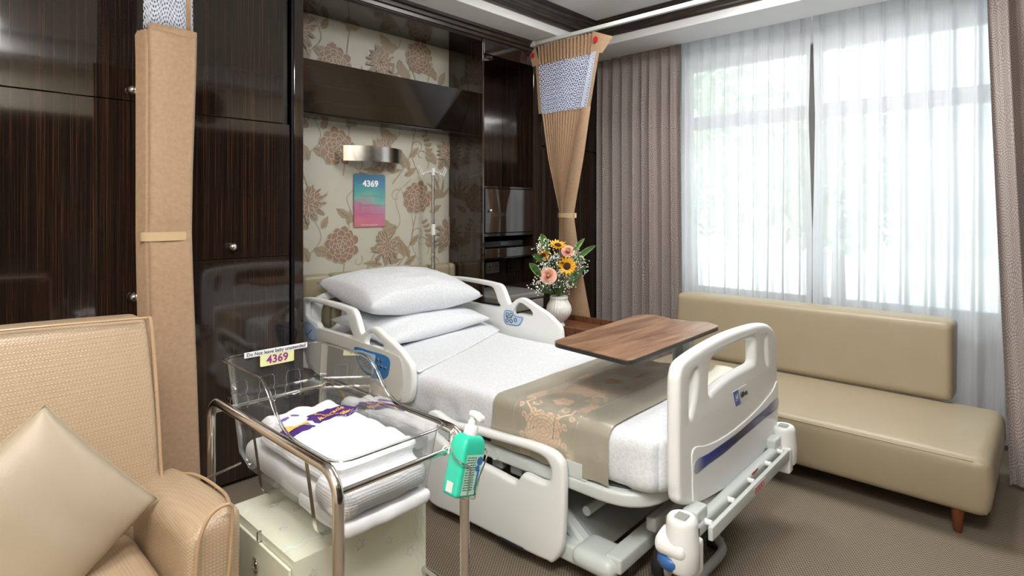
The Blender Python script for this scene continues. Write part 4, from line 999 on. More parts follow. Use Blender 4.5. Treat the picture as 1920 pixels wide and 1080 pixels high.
def f_net(n):
    b = n.b; sx = n.new('ShaderNodeSeparateXYZ'); n.link(n.coord((1, 1, 1), 'UV'), sx.inputs[0])
    S = 92.
    a = n.math('MULTIPLY', sx.outputs[0], S); c_ = n.math('MULTIPLY', n.math('ADD', sx.outputs[1], n.math('MULTIPLY', n.math('SINE', n.math('MULTIPLY', sx.outputs[0], 60.)), .02)), S*.62)
    row = n.math('FLOOR', c_); sh = n.math('MULTIPLY', n.math('MODULO', n.math('ABSOLUTE', row), 2.), .5)
    fx = n.math('SUBTRACT', n.math('FRACT', n.math('ADD', a, sh)), .5); fy = n.math('SUBTRACT', n.math('FRACT', c_), .5)
    d = n.math('SQRT', n.math('ADD', n.math('POWER', n.math('ABSOLUTE', fx), 2.), n.math('POWER', n.math('ABSOLUTE', n.math('MULTIPLY', fy, .95)), 2.)))
    n.link(n.math('GREATER_THAN', d, .31), b.inputs['Alpha'])
M['net'] = mat('pale_blue_netting', (214, 222, 240), .5, fn=f_net)
# fan shaped, tied curtain
o = Vector((3.31, 2.5, 2.58)); pc = thing('privacy_curtain', 'tan pleated privacy curtain with netting top, tied in the middle, behind the flowers', 'curtain', o, group='tan privacy curtains')
def key(zs, z):
    for (z0, a), (z1, b) in zip(zs[:-1], zs[1:]):
        if z0 >= z >= z1:
            t = (z0-z)/(z0-z1); t2 = t*t*(3-2*t) if False else t
            return a+(b-a)*t2
    return zs[-1][1] if z < zs[-1][0] else zs[0][1]
# far edge, start of flat panel, near edge (y along the rail) by height
YFAR = [(2.56, 2.845), (2.42, 2.83), (2.05, 2.80), (1.7, 2.735), (1.33, 2.625), (1.26, 2.625), (1.0, 2.63), (.3, 2.66)]
YMID = [(2.56, 2.32), (2.42, 2.33), (2.05, 2.42), (1.7, 2.50), (1.33, 2.575), (1.26, 2.575), (1.0, 2.56), (.3, 2.57)]
YNEAR = [(2.56, 2.235), (2.42, 2.26), (2.05, 2.335), (1.7, 2.395), (1.33, 2.475), (1.26, 2.475), (1.0, 2.43), (.3, 2.27)]
def pz(u, z, n_=20, amp=.030):
    yf, ym = key(YFAR, z), key(YMID, z); t = u*n_; fr = t-math.floor(t); tri = 1-2*abs(fr-.5)*2/2
    tri = abs(fr-.5)*2
    if abs(fr-.5) < .01: u = (math.floor(t)+.78)/n_
    return (3.31+amp*(tri-.5)+.004*sin(u*9), yf+(ym-yf)*u, z)
def sect(z0, z1, nv, mt, nm, n_=20, amp=.03, wav=0):
    g = MB(); nu = n_*2
    g.grid(lambda u, v: pz(u, z0+(z1-z0)*v+(wav*sin(pi*u) if v == 1 else (wav*sin(pi*u) if v == 0 and z0 > 2 else 0)), n_, amp), nu, nv)
    c_ = g.build(nm, mt, pc, o, smooth=0)
    add_uv(c_, [.72*i/nu for i in range(nu+1)], [z0+(z1-z0)*j/nv for j in range(nv+1)], nu, nv); return c_
sect(2.42, 2.565, 3, M['tan'], 'heading', 17, .026)
sect(2.05, 2.42, 6, M['net'], 'netting', 26, .018)
sect(.33, 2.05, 26, M['tan'], 'pleated_panel', 15, .016)
g = MB(); g.grid(lambda u, v: (3.292-.012*sin(pi*u), key(YMID, .33+1.72*v)+(key(YNEAR, .33+1.72*v)-key(YMID, .33+1.72*v))*u, .33+1.72*v), 6, 26)
c_ = g.build('flat_panel', M['tan'], pc, o, smooth=180)
g = MB(); g.grid(lambda u, v: (3.300-.02*u, 2.335-.012*u+(-.03+.115*(1-v)*0)*0+(key(YNEAR, 2.05+.5*v)-2.32)*u, 2.05+.5*v), 3, 8); g.build('edge_strip', M['tan'], pc, o, smooth=180) if False else None
# narrow solid edges beside the netting, and the two raised corner tabs with red marks
for side, (ya, yb) in enumerate((((lambda z: key(YFAR, z)+.004), (lambda z: key(YFAR, z)-.025)), ((lambda z: key(YNEAR, z)), (lambda z: key(YNEAR, z)+.025)))):
    g = MB(); g.grid(lambda u, v: (3.288, ya(2.05+.37*v)+(yb(2.05+.37*v)-ya(2.05+.37*v))*u, 2.05+.37*v), 1, 8)
    g.build('edge_strip', M['tan'], pc, o, smooth=0)
g = MB(); g.grid(lambda u, v: (3.287, key(YNEAR, 2.05+.37*v)+.025+(key(YMID, 2.05+.37*v)-key(YNEAR, 2.05+.37*v)-.025)*u, 2.05+.37*v), 2, 8)
c_ = g.build('netting', M['net'], pc, o, smooth=0); add_uv(c_, [.08*i/2 for i in range(3)], [2.05+.37*j/8 for j in range(9)], 2, 8)
for nm, pts in (('corner_tab', [(3.28, 2.885, 2.50), (3.28, 2.83, 2.555), (3.29, 2.80, 2.42), (3.285, 2.862, 2.41)]), ('corner_tab', [(3.285, 2.15, 2.495), (3.29, 2.315, 2.565), (3.29, 2.34, 2.42), (3.285, 2.235, 2.40)])):
    MB().prism(pts, (.002, 0, 0)).build(nm, M['tan'], pc, o, smooth=0)
M['red'] = mat('red_tab', (200, 30, 40), .4)
for y, z in ((2.856, 2.49), (2.285, 2.50)):
    MB().lathe([(.006, -.001), (.020, -.001), (.020, .001), (.006, .001)], (3.276, y, z), 20, axis='x').build('red_ring', M['red'], pc, o)
tp_ = MB(); tp_.grid(lambda u, v: (3.31-.030*cos(2*pi*u)-.004, 2.55+.080*sin(2*pi*u), 1.278+.034*v), 28, 1); tp_.build('tie_band', M['tape'], pc, o, smooth=60)
hk = MB()
for i in range(17):
    y = 2.84-.034*i; hk.tube([(3.31, y, 2.572), (3.306, y-.003, 2.562), (3.31, y, 2.552)], .0016, 5)
hk.build('rail_hook', M['steel'], pc, o)
# stacked curtain against the wardrobe
o = Vector((.735, 2.5, 2.55)); ps = thing('privacy_curtain', 'flat folded tan privacy curtain hanging in front of the wardrobe, behind the armchair', 'curtain', o, group='tan privacy curtains')
def sx0(z): return key([(2.55, .640), (2.03, .637), (1.9, .640), (1.45, .640), (1.25, .640), (1.1, .642), (.7, .650), (.1, .69)], z)
def sx1(z): return key([(2.55, .822), (2.03, .827), (1.9, .825), (1.5, .812), (1.25, .808), (1.1, .812), (.7, .826), (.1, .845)], z)
def sheet(nm, z0, z1, y, x0f, x1f, mt, nv=20, puff=.010, uvw=.2):
    g = MB(); g.grid(lambda u, v: (x0f(z0+(z1-z0)*v)+(x1f(z0+(z1-z0)*v)-x0f(z0+(z1-z0)*v))*u, y-puff*sin(pi*u)**.6*(1-.8*math.exp(-((z0+(z1-z0)*v-1.235)/.05)**2)), z0+(z1-z0)*v), 14, nv)
    c_ = g.build(nm, mt, ps, o, smooth=180); add_uv(c_, [uvw*i/14 for i in range(15)], [z0+(z1-z0)*j/nv for j in range(nv+1)], 14, nv)
    s_ = c_.modifiers.new('t', 'SOLIDIFY'); s_.thickness = .0012
    return c_
for i in range(9):
    d_ = .0045*i; zz = 2.02-.006*(i % 3)+.004*i*0
    sheet('folded_layer', .12, zz, 2.502+d_*1.6, lambda z, d_=d_, i=i: sx0(z)-.0016*(8-i)*0+.0018*i*(-1)+.006, lambda z, i=i: sx1(z)-.004-.001*i, M['tan'], 20, .006)
sheet('front_panel', .12, 2.043, 2.494, lambda z: sx0(z)+.018, sx1, M['tan'], 60, .012)
for y, d_ in ((2.53, 0), (2.512, .004), (2.50, .008)): sheet('netting', 2.03, 2.56, y, lambda z, d_=d_: sx0(z)+.012+d_, lambda z: sx1(z)-.012, M['net'], 8, .004)
sheet('edge_strip', 2.03, 2.56, 2.490, lambda z: .786, lambda z: .803, M['tan'], 4, .001)
tpm = MB()
tpm.tube([(sx0(2.03)+.02+.004, 2.480, 2.024), (.72, 2.474, 2.020), (.79, 2.477, 2.016), (.806, 2.48, 2.018), (.808, 2.48, 2.05)], .0008, 4)
tpm.build('stitching', M['tape'], ps, o)
tp_ = MB(); tp_.grid(lambda u, v: (.7235+.089*cos(2*pi*u), 2.515-.033*sin(2*pi*u)*(1 if sin(2*pi*u) > 0 else 1.0), 1.218+.034*v), 40, 1); tp_.build('tie_band', M['tape'], ps, o, smooth=60)
MB().box((.56, 2.50, 2.572), (.90, 2.528, 2.600)).build('rail_piece', M['whitepl'], ps, o, smooth=0)

# ---------------------------------------------------------------- sofa under the window
M['sofa'] = mat('tan_leatherette', (166, 153, 127), .38, spec=.5, fn=f_leather((166, 153, 127), 1800, .12))
o = Vector((3.36, 1.05, 0)); sofa = thing('sofa', 'long tan leatherette bench sofa with low backrest under the window', 'sofa', o)
def seat_fn(p, n_):
    q = p.copy(); q.z += .022*max(0, n_.z)*max(0, 1-((p.x-3.36)/.40)**2)*max(0, 1-((p.y-1.07)/.9)**4)
    if n_.y < -.3: q.y -= .018*max(0, 1-abs(p.z-.24)/.14)
    if n_.x < -.3: q.x -= .010*max(0, 1-abs(p.z-.22)/.14)
    return q
seat = MB().soft((2.975, .185, .098), (3.775, 1.96, .338), .040, .05, fn=seat_fn).build('seat', M['sofa'], sofa, o, smooth=180, merge=1e-4)
MB().tube([(2.978+.012, 1.93, .319), (2.975, 1.5, .320), (2.975, .8, .320), (2.978, .24, .320), (2.995, .205, .318), (3.03, .192, .317), (3.4, .188, .317), (3.74, .20, .317)], .0025, 6).tube([(2.992, .198, .316), (2.985, .190, .2), (2.99, .196, .115)], .0025, 6).build('seam', M['sofa'], seat, o)
bk = MB().soft((3.70, .375, .345), (3.885, 1.93, .755), .035, .05, fn=lambda p, n_: p+Vector((.05*(p.z-.35)/.4-(.008*max(0, -n_.x)), 0, 0)))
bk_ = bk.build('backrest', M['sofa'], sofa, o, smooth=180, merge=1e-4)
MB().tube([(3.715, .385, .36), (3.76, .380, .70), (3.775, .383, .735), (3.80, .39, .752)], .0022, 6).build('seam', M['sofa'], bk_, o)
M['legwood'] = mat('red_brown_wood', (112, 62, 36), .35)
for x, y in ((3.02, .29), (3.02, 1.82), (3.70, .29), (3.70, 1.82)):
    MB().lathe([(.013, .0), (.0145, .002), (.026, .115), (.0, .115)], (x-.0, y, 0), 20).build('leg', M['legwood'], sofa, o)

# ---------------------------------------------------------------- armchair and its cushion
def f_weave(n):
    sx = n.new('ShaderNodeSeparateXYZ'); n.link(n.coord((1, 1, 1)), sx.inputs[0])
    k = 2*pi/.0085
    a, b, c = [n.math('SINE', n.math('MULTIPLY', sx.outputs[q], k)) for q in range(3)]
    s_ = n.math('ADD', n.math('ADD', n.math('MULTIPLY', a, b), n.math('MULTIPLY', b, c)), n.math('MULTIPLY', a, c))
    p = n.math('MULTIPLY_ADD', s_, .4); p.node.inputs[2].default_value = .5
    n.link(n.mix(p, lin(168, 145, 118), lin(189, 167, 140)), n.b.inputs['Base Color']); n.bump(p, .35, .001)
M['weave'] = mat('bronze_woven_leatherette', fn=f_weave, rough=.33, spec=.6)
M['piping'] = mat('bronze_piping', (182, 154, 122), .3, spec=.6)
o = Vector((.15, 1.8, 0)); ch = thing('armchair', 'bronze woven leatherette armchair in the near left corner', 'armchair', o)
def back_fn(p, n_):
    t = (p.z-.35)/.66; q = p.copy(); q.y += .13*t; q.x = .10+(q.x-.10)*(1.0-.035*t)+.0; q.z += .012*sin(pi*max(0, min(1, (p.x+.35)/.9)))*max(0, t)
    if n_.y < -.3: q.y -= .018*sin(pi*max(0, min(1, t)))
    return q
MB().soft((-.36, 1.92, .33), (.556, 2.05, 1.005), .030, .04, fn=back_fn).build('backrest', M['weave'], ch, o, smooth=180, merge=1e-4)
be = [at(278, 597, Y=2.02), at(283, 603, Y=2.01), at(290, 680, Y=1.985), at(296, 770, Y=1.955), at(303, 893, Y=1.925)]
MB().tube(smooth_loop([tuple(p) for p in be], 6, False), .005, 8).tube(smooth_loop([(-.36, 2.035, .985), (.1, 2.035, 1.018), (.50, 2.028, 1.008), tuple(be[0])], 6, False), .004, 8).build('piping', M['piping'], ch, o)
def arm(x0, x1, nm='armrest', flip=1):
    def fn(p, n_):
        q = p.copy(); t = (p.y-1.49)/.5
        q.z += -.052*t*(1 if p.z > .3 else 0)+(.012*sin(pi*max(0, min(1, t))) if p.z > .4 else 0)
        inner = (x0-p.x)/(x1-x0)+1 if flip > 0 else (p.x-x0)/(x1-x0)
        if p.z > .4: q.z -= .05*max(0, inner-.15)**1.6
        if p.y < 1.52: q.y += .03*(p.z-.1)*(-1)*.6
        return q
    a_ = MB().soft((x0, 1.49, .08), (x1, 1.99, .600), .032, .03, fn=fn).build(nm, M['weave'], ch, o, smooth=180, merge=1e-4)
    return a_
ar = arm(.470, .600)
pp_ = [at(366, 1120, Y=1.475), at(368, 1060, Y=1.472), at(375, 1010, Y=1.467), at(392, 970, Y=1.462), at(412, 951, Y=1.46), at(431, 946, Y=1.46), at(436, 960, Y=1.462), at(434, 1010, Y=1.468), at(426, 1110, Y=1.475)]
MB().tube(smooth_loop([tuple(p) for p in pp_], 6, False), .0045, 8).build('piping', M['piping'], ar, o)
MB().tube(smooth_loop([tuple(at(431, 945, Y=1.46)), (.592, 1.6, .597), (.588, 1.8, .58), tuple(at(305, 893, Y=1.93))], 6, False), .004, 8).build('piping', M['piping'], ar, o)
arm(-.40, -.27, flip=-1)
MB().soft((-.265, 1.42, .20), (.466, 1.93, .43), .04, .04, fn=lambda p, n_: p+Vector((0, 0, .02*max(0, n_.z)*sin(pi*max(0, min(1, (p.x+.265)/.73)))))).build('seat_cushion', M['weave'], ch, o, smooth=180, merge=1e-4)
MB().soft((-.27, 1.47, .07), (.47, 1.98, .199), .01, .2).build('seat_base', M['weave'], ch, o, smooth=60)
for x, y in ((-.34, 1.55), (.54, 1.55), (-.30, 2.0), (.50, 2.0)):
    MB().lathe([(.014, 0), (.022, .08), (0, .08)], (x, y, 0), 16).build('leg', M['legwood'], ch, o)
M['cushion'] = mat('greige_leatherette', (172, 159, 139), .42, fn=f_leather((172, 159, 138), 700, .2))
cu = put_pillow('throw_cushion', 'square greige leatherette cushion propped on its corner in the armchair', 'cushion', .385, .385, .14, (.215, 1.745, .600), (radians(90-11), radians(52), radians(-6)), M['cushion'], 5.5, seam=.0, creases=.003, pinch=.035)
cz = pillow(.42, .42, .15, seed=5.5, creases=.003)
ed = [(2*t-1)*.21 for t in [i/20 for i in range(21)]]
def edge_pt(a, b):
    pin = 1-.035*(1-abs(a)**2.5)*abs(b)**4; pin2 = 1-.028*(1-abs(b)**2.5)*abs(a)**4
    return (a*.1925*pin2, b*.1925*pin, 0)
lp = [edge_pt(-1+.1*i, 1) for i in range(20)]+[edge_pt(1, 1-.1*i) for i in range(20)]+[edge_pt(1-.1*i, -1) for i in range(20)]+[edge_pt(-1, -1+.1*i) for i in range(20)]
MB().tube(lp, .0022, 6, closed=True).build('piping', M['cushion'], cu)

# ---------------------------------------------------------------- baby bassinet cart
HX0, HX1, HY0, HY1 = .69, 1.075, 1.185, 1.955
TR = .0135
o = Vector((.88, 1.57, 0)); bc_ = thing('bassinet_cart', 'chrome tube bassinet trolley with star-patterned box beside the bed', 'bassinet cart', o)
for X, zt in ((HX0, .738), (HX1, .722)):
    P_ = round_poly([(X, HY0, .05), (X, HY0, zt), (X, HY1, zt), (X, HY1, .05)], 0, 1)
    c0, c1 = Vector((X, HY0, zt)), Vector((X, HY1, zt)); R_ = .065
    pts = [Vector((X, HY0, .045))]+[Vector((X, HY0+R_-R_*cos(a), zt-R_+R_*sin(a))) for a in [pi/2*i/10 for i in range(11)]]+[Vector((X, HY1-R_+R_*sin(a), zt-R_+R_*cos(a))) for a in [pi/2*i/10 for i in range(11)]]+[Vector((X, HY1, .045))]
    MB().tube(pts, TR, 20).build('hoop_tube', M['chrome'], bc_, o)
    MB().cyl((X, HY0, .275), (X, HY1, .275), .008, 12).build('side_rail', M['chrome'], bc_, o)
for y, z in ((HY0, .695), (HY1, .695), (HY0, .10), (HY1, .10), (HY0, .275)):
    MB().cyl((HX0, y, z), (HX1, y, z), .0075, 14).build('cross_tube', M['chrome'], bc_, o)
for x, y in ((HX0, HY0), (HX1, HY0), (HX0, HY1), (HX1, HY1)):
    c_ = MB().lathe([(0, -.011), (.028, -.011), (.031, -.006), (.031, .006), (.028, .011), (0, .011)], (x, y, .0325), 24, axis='y').build('caster', M['rubber'], bc_, o, smooth=50)
for y in (1.655, 1.345):
    MB().grid(lambda u, v, y=y: (lambda s_: (s_[0], y-.010+.020*v, s_[1]))(
        (lambda L: tuple(Vector(L[min(len(L)-2, int(u*(len(L)-1)))]).lerp(Vector(L[min(len(L)-1, int(u*(len(L)-1))+1)]), u*(len(L)-1)-min(len(L)-2, int(u*(len(L)-1))))))(
            [(p.x, p.y) for p in round_poly([(.694, .728, 0), (.722, .520, 0), (1.050, .520, 0), (1.072, .712, 0)], [0, .03, .03, 0], 8)])), 57, 1).build('hanger_strap', M['chrome'], bc_, o, smooth=60)
for x in (.700, .71):
    pass
MB().cyl((.62, 1.80, .555), (.72, 1.80, .57), .0035, 8).build('prop_rod', M['chrome'], bc_, o)
# star box
def f_cream(n): n.link(n.ramp(n.noise(n.coord((2, 2, 2)), 1, 2), [(.3, lin(214, 216, 196)), (.7, lin(220, 222, 204))]), n.b.inputs['Base Color'])
M['boxcream'] = mat('pale_green_cream_enamel', fn=f_cream, rough=.35, coat=.1)
M['lav'] = mat('lavender_line', (190, 176, 196), .5); M['sky'] = mat('pale_blue_line', (172, 212, 224), .5); M['peach'] = mat('pale_peach_line', (228, 208, 172), .5)
bx0, bx1, by0, by1, bz1 = .675, 1.083, 1.365, 1.76, .470
bg_ = MB(); bg_.box((bx0+.004, by0+.004, .06), (bx1-.004, by1-.004, bz1-.014), 0)
def on_face(face, a, b):
    if face == 'top': return (bx0+a*(bx1-bx0), by0+b*(by1-by0), bz1+.0004)
    if face == 'front': return (bx0+a*(bx1-bx0), by0-.0004+.0, .06+b*(bz1-.06))
    return (bx0-.0004, by0+a*(by1-by0), .06+b*(bz1-.06))
bxm = MB(); bxm.box((bx0, by0, .06), (bx1, by1, bz1), 0)
random.seed(3)
def star(face, a, b, s_, rot):
    pts = []
    W_ = {'top': (bx1-bx0, by1-by0), 'front': (bx1-bx0, bz1-.06), 'left': (by1-by0, bz1-.06)}[face]
    for i in range(10):
        r_ = s_*(1 if i % 2 == 0 else .5); t = rot+2*pi*i/10; pts.append(Vector(on_face(face, a+r_*cos(t)/W_[0], b+r_*sin(t)/W_[1])))
    bxm.tube([tuple(p) for p in pts], .0007, 4, 1, closed=True)
for a, b in ((.12, .42), (.30, .60), (.22, .78), (.42, .42), (.40, .86), (.55, .65), (.60, .30), (.58, .9), (.75, .5), (.80, .75), (.74, .22), (.9, .35)): star('top', a, b, random.choice((.011, .015)), random.random()*6)
for a, b in ((.12, .88), (.3, .75), (.30, .5), (.45, .92), (.55, .62), (.5, .35), (.68, .85), (.70, .55), (.78, .3), (.62, .1), (.2, .25), (.36, .15), (.86, .7), (.15, .6)): star('front', a, b, random.choice((.012, .016)), random.random()*6)
for a, b in ((.92, .85), (.8, .7), (.68, .82), (.85, .4), (.6, .62), (.30, .8), (.2, .62), (.12, .8), (.74, .5), (.35, .55)): star('left', a, b, random.choice((.009, .012)), random.random()*6)
for face, a0, horiz, cols in (('top', .14, 0, ((0, 2), (.03, 3), (.06, 2))), ('front', .92, 0, ((0, 2), (.03, 3), (.06, 2)))):
    for da, m_ in cols:
        bxm.tube([on_face(face, a0+da*.8+.012*sin(t*.75), t/60) for t in range(0, 61)] if face == 'front' else [on_face(face, t/60, a0+da*.8+.012*sin(t*.75)) for t in range(0, 61)], .0008, 4, m_)
sbx = bxm.build('storage_box', [M['boxcream'], M['lav'], M['sky'], M['peach']], bc_, o, smooth=0)
dr = MB().box((bx0-.009, by0+.012, .075), (bx0-.0015, by1-.012, bz1-.022)).build('box_door', M['boxcream'], sbx, o, smooth=0, bevel=.002)
MB().box((bx0-.012, 1.548, .452), (bx0-.001, 1.556, .478)).build('latch_tab', M['chrome'], sbx, o, smooth=0, bevel=.001)
pl = Vector((bx0-.0105, 1.562, .386))
lk = MB(); lk.tube([(pl.x-.002, pl.y+.013*cos(t)*(1.0 if sin(t) < 0 else 1), pl.z+(.020*sin(t) if sin(t) < 0 else .016*min(1, sin(t)*1.6))) for t in [2*pi*i/24 for i in range(24)]], .0022, 6, closed=True)
lk.lathe([(0, -.003), (.009, -.003), (.010, 0)], (pl.x, pl.y, pl.z), 18, axis='x')
lk.build('lock', M['chrome'], sbx, o)
for y in (by0+.03, by1-.05): MB().cyl((bx0-.010, by0+.008, .44-(y-by0)*.9), (bx0-.010, by0+.008, .455-(y-by0)*.9), .004, 8).build('hinge', M['steel'], sbx, o)
# wire holder for the bottle (part of the cart)
bo = Vector((1.043, 1.148, .662)); tilt = radians(15)
def bm_(a, b, c):                                    # bottle frame: a across, b depth, c up
    return bo+Vector((a*cos(tilt)+c*sin(tilt), b, -a*sin(tilt)+c*cos(tilt)))
hw = MB()
hw.tube(smooth_loop([bm_(-.02, .046, .075), bm_(-.045, .03, .06), bm_(-.047, .0, .02), bm_(-.045, -.034, .01), bm_(-.015, -.036, -.0), bm_(-.008, -.036, -.06), bm_(-.008, -.03, -.083), bm_(-.008, .02, -.083), bm_(.01, .03, -.083), bm_(.02, -.034, -.082), bm_(.018, -.036, -.05), bm_(.044, -.034, .03), bm_(.047, .0, .04), bm_(.03, .045, .07)], 5, False), .0022, 8)
hw.build('bottle_holder', M['chrome'], bc_, o)
MB().tube([(1.006+.011*cos(t), HY0+.0, .695+.011*sin(t)) for t in [2*pi*i/16 for i in range(16)]], .0022, 6, closed=True).tube([(1.006, HY0-.011, .69), bm_(-.022, .044, .06), bm_(-.022, .036, -.03)], .002, 6).build('hook', M['whitepl'], bc_, o)
# sanitiser bottle
ob = bo; sb_ = thing('sanitiser_bottle', 'green pump bottle of hand rub hung on the front of the bassinet trolley', 'bottle', ob)
def f_green(n):
    n.b.inputs['Base Color'].default_value = lin(70, 230, 198); n.b.inputs['Transmission Weight'].default_value = .25; n.b.inputs['Subsurface Weight'].default_value = .3
    n.b.inputs['Subsurface Radius'].default_value = (.02, .06, .05); n.b.inputs['Subsurface Scale'].default_value = .3
M['green'] = mat('green_gel_bottle', fn=f_green, rough=.22)
def bfn(p, n_):
    q = p.copy(); t = max(0, (p.z-.045)/.03); q.x *= 1-.38*min(1, t)**2; q.y *= 1-.25*min(1, t)**2; return q
g = MB().soft((-.041, -.029, -.080), (.041, .029, .075), .010, .012, fn=bfn)
g.build('bottle', M['green'], sb_, ob, smooth=180, merge=1e-4, fn=lambda p: bm_(*p))
g = MB().lathe([(.0, .07), (.019, .07), (.0195, .092), (.017, .096), (.012, .100), (.0115, .108), (.008, .112), (.0075, .122), (.0, .122)], (0, 0, 0), 24)
g.build('pump_collar', M['whitepl'], sb_, ob, fn=lambda p: bm_(*p))
g = MB().soft((-.010, -.036, .118), (.012, .012, .135), .006, .02, fn=lambda p, n_: p+Vector((0, 0, -.35*max(0, -p.y-.012)))); g.build('pump_head', M['whitepl'], sb_, ob, smooth=180, merge=1e-4, fn=lambda p: bm_(*p))
lab = MB(); lab.grid(lambda u, v: (-.026+.062*u, -.0296, -.072+.100*v), 4, 4)
lo_ = lab.build('label', mat('pale_green_label', (178, 226, 204), .4), sb_, ob, smooth=0, fn=lambda p: bm_(*p))
bd = MB()
bd.add([(.014, -.0299, -.005), (.036, -.0299, -.005), (.036, -.0299, .026), (.014, -.0299, .026)], [(0, 1, 2, 3)])
cc_ = MB()
for cx_, cz_, r_ in ((.025, .012, .011), (.020, -.006, .008)): cc_.poly([(cx_+r_*cos(2*pi*i/20), -.0300, cz_+r_*sin(2*pi*i/20)) for i in range(20)])
cc_.add([(.018, -.0300, -.06), (.022, -.0300, -.06), (.030, -.0300, -.01), (.022, -.0300, -.01)], [(0, 1, 2, 3)])
cc_.build('blue_mark', mat('label_blue', (52, 110, 176), .4), lo_, ob, smooth=0, fn=lambda p: bm_(*p))
random.seed(9); fp = MB()
for i in range(14):
    x_ = -.022
    while x_ < .010:
        w_ = random.uniform(.002, .007); z_ = .020-.0062*i
        fp.add([(x_, -.0301, z_), (min(.012, x_+w_), -.0301, z_), (min(.012, x_+w_), -.0301, z_+.0022), (x_, -.0301, z_+.0022)], [(0, 1, 2, 3)]); x_ += w_+.0016
fp.build('fine_print', M['decal'], lo_, ob, smooth=0, fn=lambda p: bm_(*p))
MB().grid(lambda u, v: (-.0416, -.012+.024*u, -.070+.026*v), 1, 1).build('side_label', M['whitepl'], sb_, ob, smooth=0, fn=lambda p: bm_(*p))
# clear tub
def f_acryl(n):
    o_ = n.n['Material Output']
    tr = n.new('ShaderNodeBsdfTransparent'); tr.inputs[0].default_value = (.955, .965, .965, 1)
    gl = n.new('ShaderNodeBsdfGlossy'); gl.inputs['Roughness'].default_value = .03
    df = n.new('ShaderNodeBsdfDiffuse'); df.inputs[0].default_value = (.8, .82, .84, 1)
    fr = n.new('ShaderNodeFresnel'); fr.inputs[0].default_value = 1.5
    f = n.math('MULTIPLY_ADD', fr.outputs[0], .6); f.node.inputs[2].default_value = .015
    mx = n.new('ShaderNodeMixShader'); n.link(f, mx.inputs[0]); n.link(tr.outputs[0], mx.inputs[1]); n.link(gl.outputs[0], mx.inputs[2])
    m2 = n.new('ShaderNodeMixShader'); m2.inputs[0].default_value = .035; n.link(mx.outputs[0], m2.inputs[1]); n.link(df.outputs[0], m2.inputs[2])
    n.link(m2.outputs[0], o_.inputs['Surface'])
M['acrylic'] = mat('clear_acrylic_sheet', fn=f_acryl)
def f_rim(n):
    n.b.inputs['Transmission Weight'].default_value = 1; n.b.inputs['IOR'].default_value = 1.4
M['rim'] = mat('clear_acrylic_rim', (238, 242, 242), .04, fn=f_rim)
ot = Vector((.87, 1.57, .53)); tub = thing('bassinet_tub', 'clear acrylic bassinet tub with raised head end, set in the chrome trolley', 'bassinet tub', ot)
RIM = [(1.92, .868), (1.65, .868), (1.60, .857), (1.565, .835), (1.53, .795), (1.49, .765), (1.44, .750), (1.38, .746), (1.22, .746)]
RS = [(p.x, p.y) for p in smooth_loop([(a, b, 0) for a, b in RIM], 6, False)]
def rim_pt(y):
    for (a, za), (b, zb) in zip(RS[:-1], RS[1:]):
        if a >= y >= b: return za+(zb-za)*(a-y)/(a-b+1e-9)
    return RS[0][1] if y > RS[0][0] else RS[-1][1]
def ring(n_=96):                                     # plan loop (unit), rounded rectangle, returned as 0..1 params
    return [(p.x, p.y) for p in round_poly([(.702, 1.215, 0), (1.045, 1.215, 0), (1.045, 1.925, 0), (.702, 1.925, 0)], .055, 8)]
def dens(loop, step=.02):
    out = []
    for i in range(len(loop)):
        a, b = Vector(loop[i]), Vector(loop[(i+1) % len(loop)]); k = max(1, int((b-a).length/step))
        for j in range(k): out.append(tuple(a.lerp(b, j/k)))
    return out
R2 = dens(ring()); ctr = (.8735, 1.57)
def inn(p, k): return (ctr[0]+(p[0]-ctr[0])*(1-k/.17), ctr[1]+(p[1]-ctr[1])*(1-k/.35))
g = MB(); nR = len(R2); rows = []
for lv in range(9):
    t = lv/8; row = []
    for p in R2:
        q = inn(p, .008+.030*(1-t)); z = .537+(rim_pt(p[1])-.004-.537)*t
        if lv == 0: q = inn(p, .055); z = .531
        row.append((q[0], q[1], z))
    rows.append(row)
g.add([p for r_ in rows for p in r_], [(i*nR+j, i*nR+(j+1) % nR, (i+1)*nR+(j+1) % nR, (i+1)*nR+j) for i in range(8) for j in range(nR)]+[tuple(range(nR-1, -1, -1))])
g.build('shell', M['acrylic'], tub, ot, smooth=60)
MB().tube([(p[0], p[1], rim_pt(p[1])) for p in R2], .0052, 8, closed=True, flat=.6).build('rim', M['rim'], tub, ot)
MB().tube([(inn(p, .010)[0], inn(p, .010)[1], .752-.004*(p[1] < 1.4)) for p in R2 if p[1] > 1.5 and False] or [(.722, 1.915, .737), (.74, 1.917, .738), (.9, 1.918, .738), (1.02, 1.917, .738)], .0035, 6).build('ledge', M['rim'], tub, ot)
for x0 in (.755, .845, .935):                        # card clips moulded on the head wall
    lp = round_poly([(x0-.028, .700, 0), (x0+.028, .700, 0), (x0+.028, .735, 0), (x0+.020, .745, 0), (x0+.026, .757, 0), (x0+.022, .790, 0), (x0-.022, .790, 0), (x0-.026, .757, 0), (x0-.020, .745, 0), (x0-.028, .735, 0)], .008, 3)
    MB().tube([(p.x, 1.900, p.y) for p in lp], .0011, 5, closed=True).tube([(x0-.026, 1.898, .712), (x0, 1.895, .708), (x0+.026, 1.898, .712)], .0028, 6).build('card_clip', M['rim'], tub, ot)
st_ = MB().box((.771, 1.9005, .8585), (.986, 1.9015, .8765)).build('notice_strip', mat('white_notice', (236, 238, 240), .4), tub, ot, smooth=0)
lettering('lettering', 'Do Not leave baby unattended', .0165, lambda a, b, c: (a+.8785, 1.8998-c, b+.8672), M['decal'], st_, ot, thick=.0002, width=.200, bold=.0002)
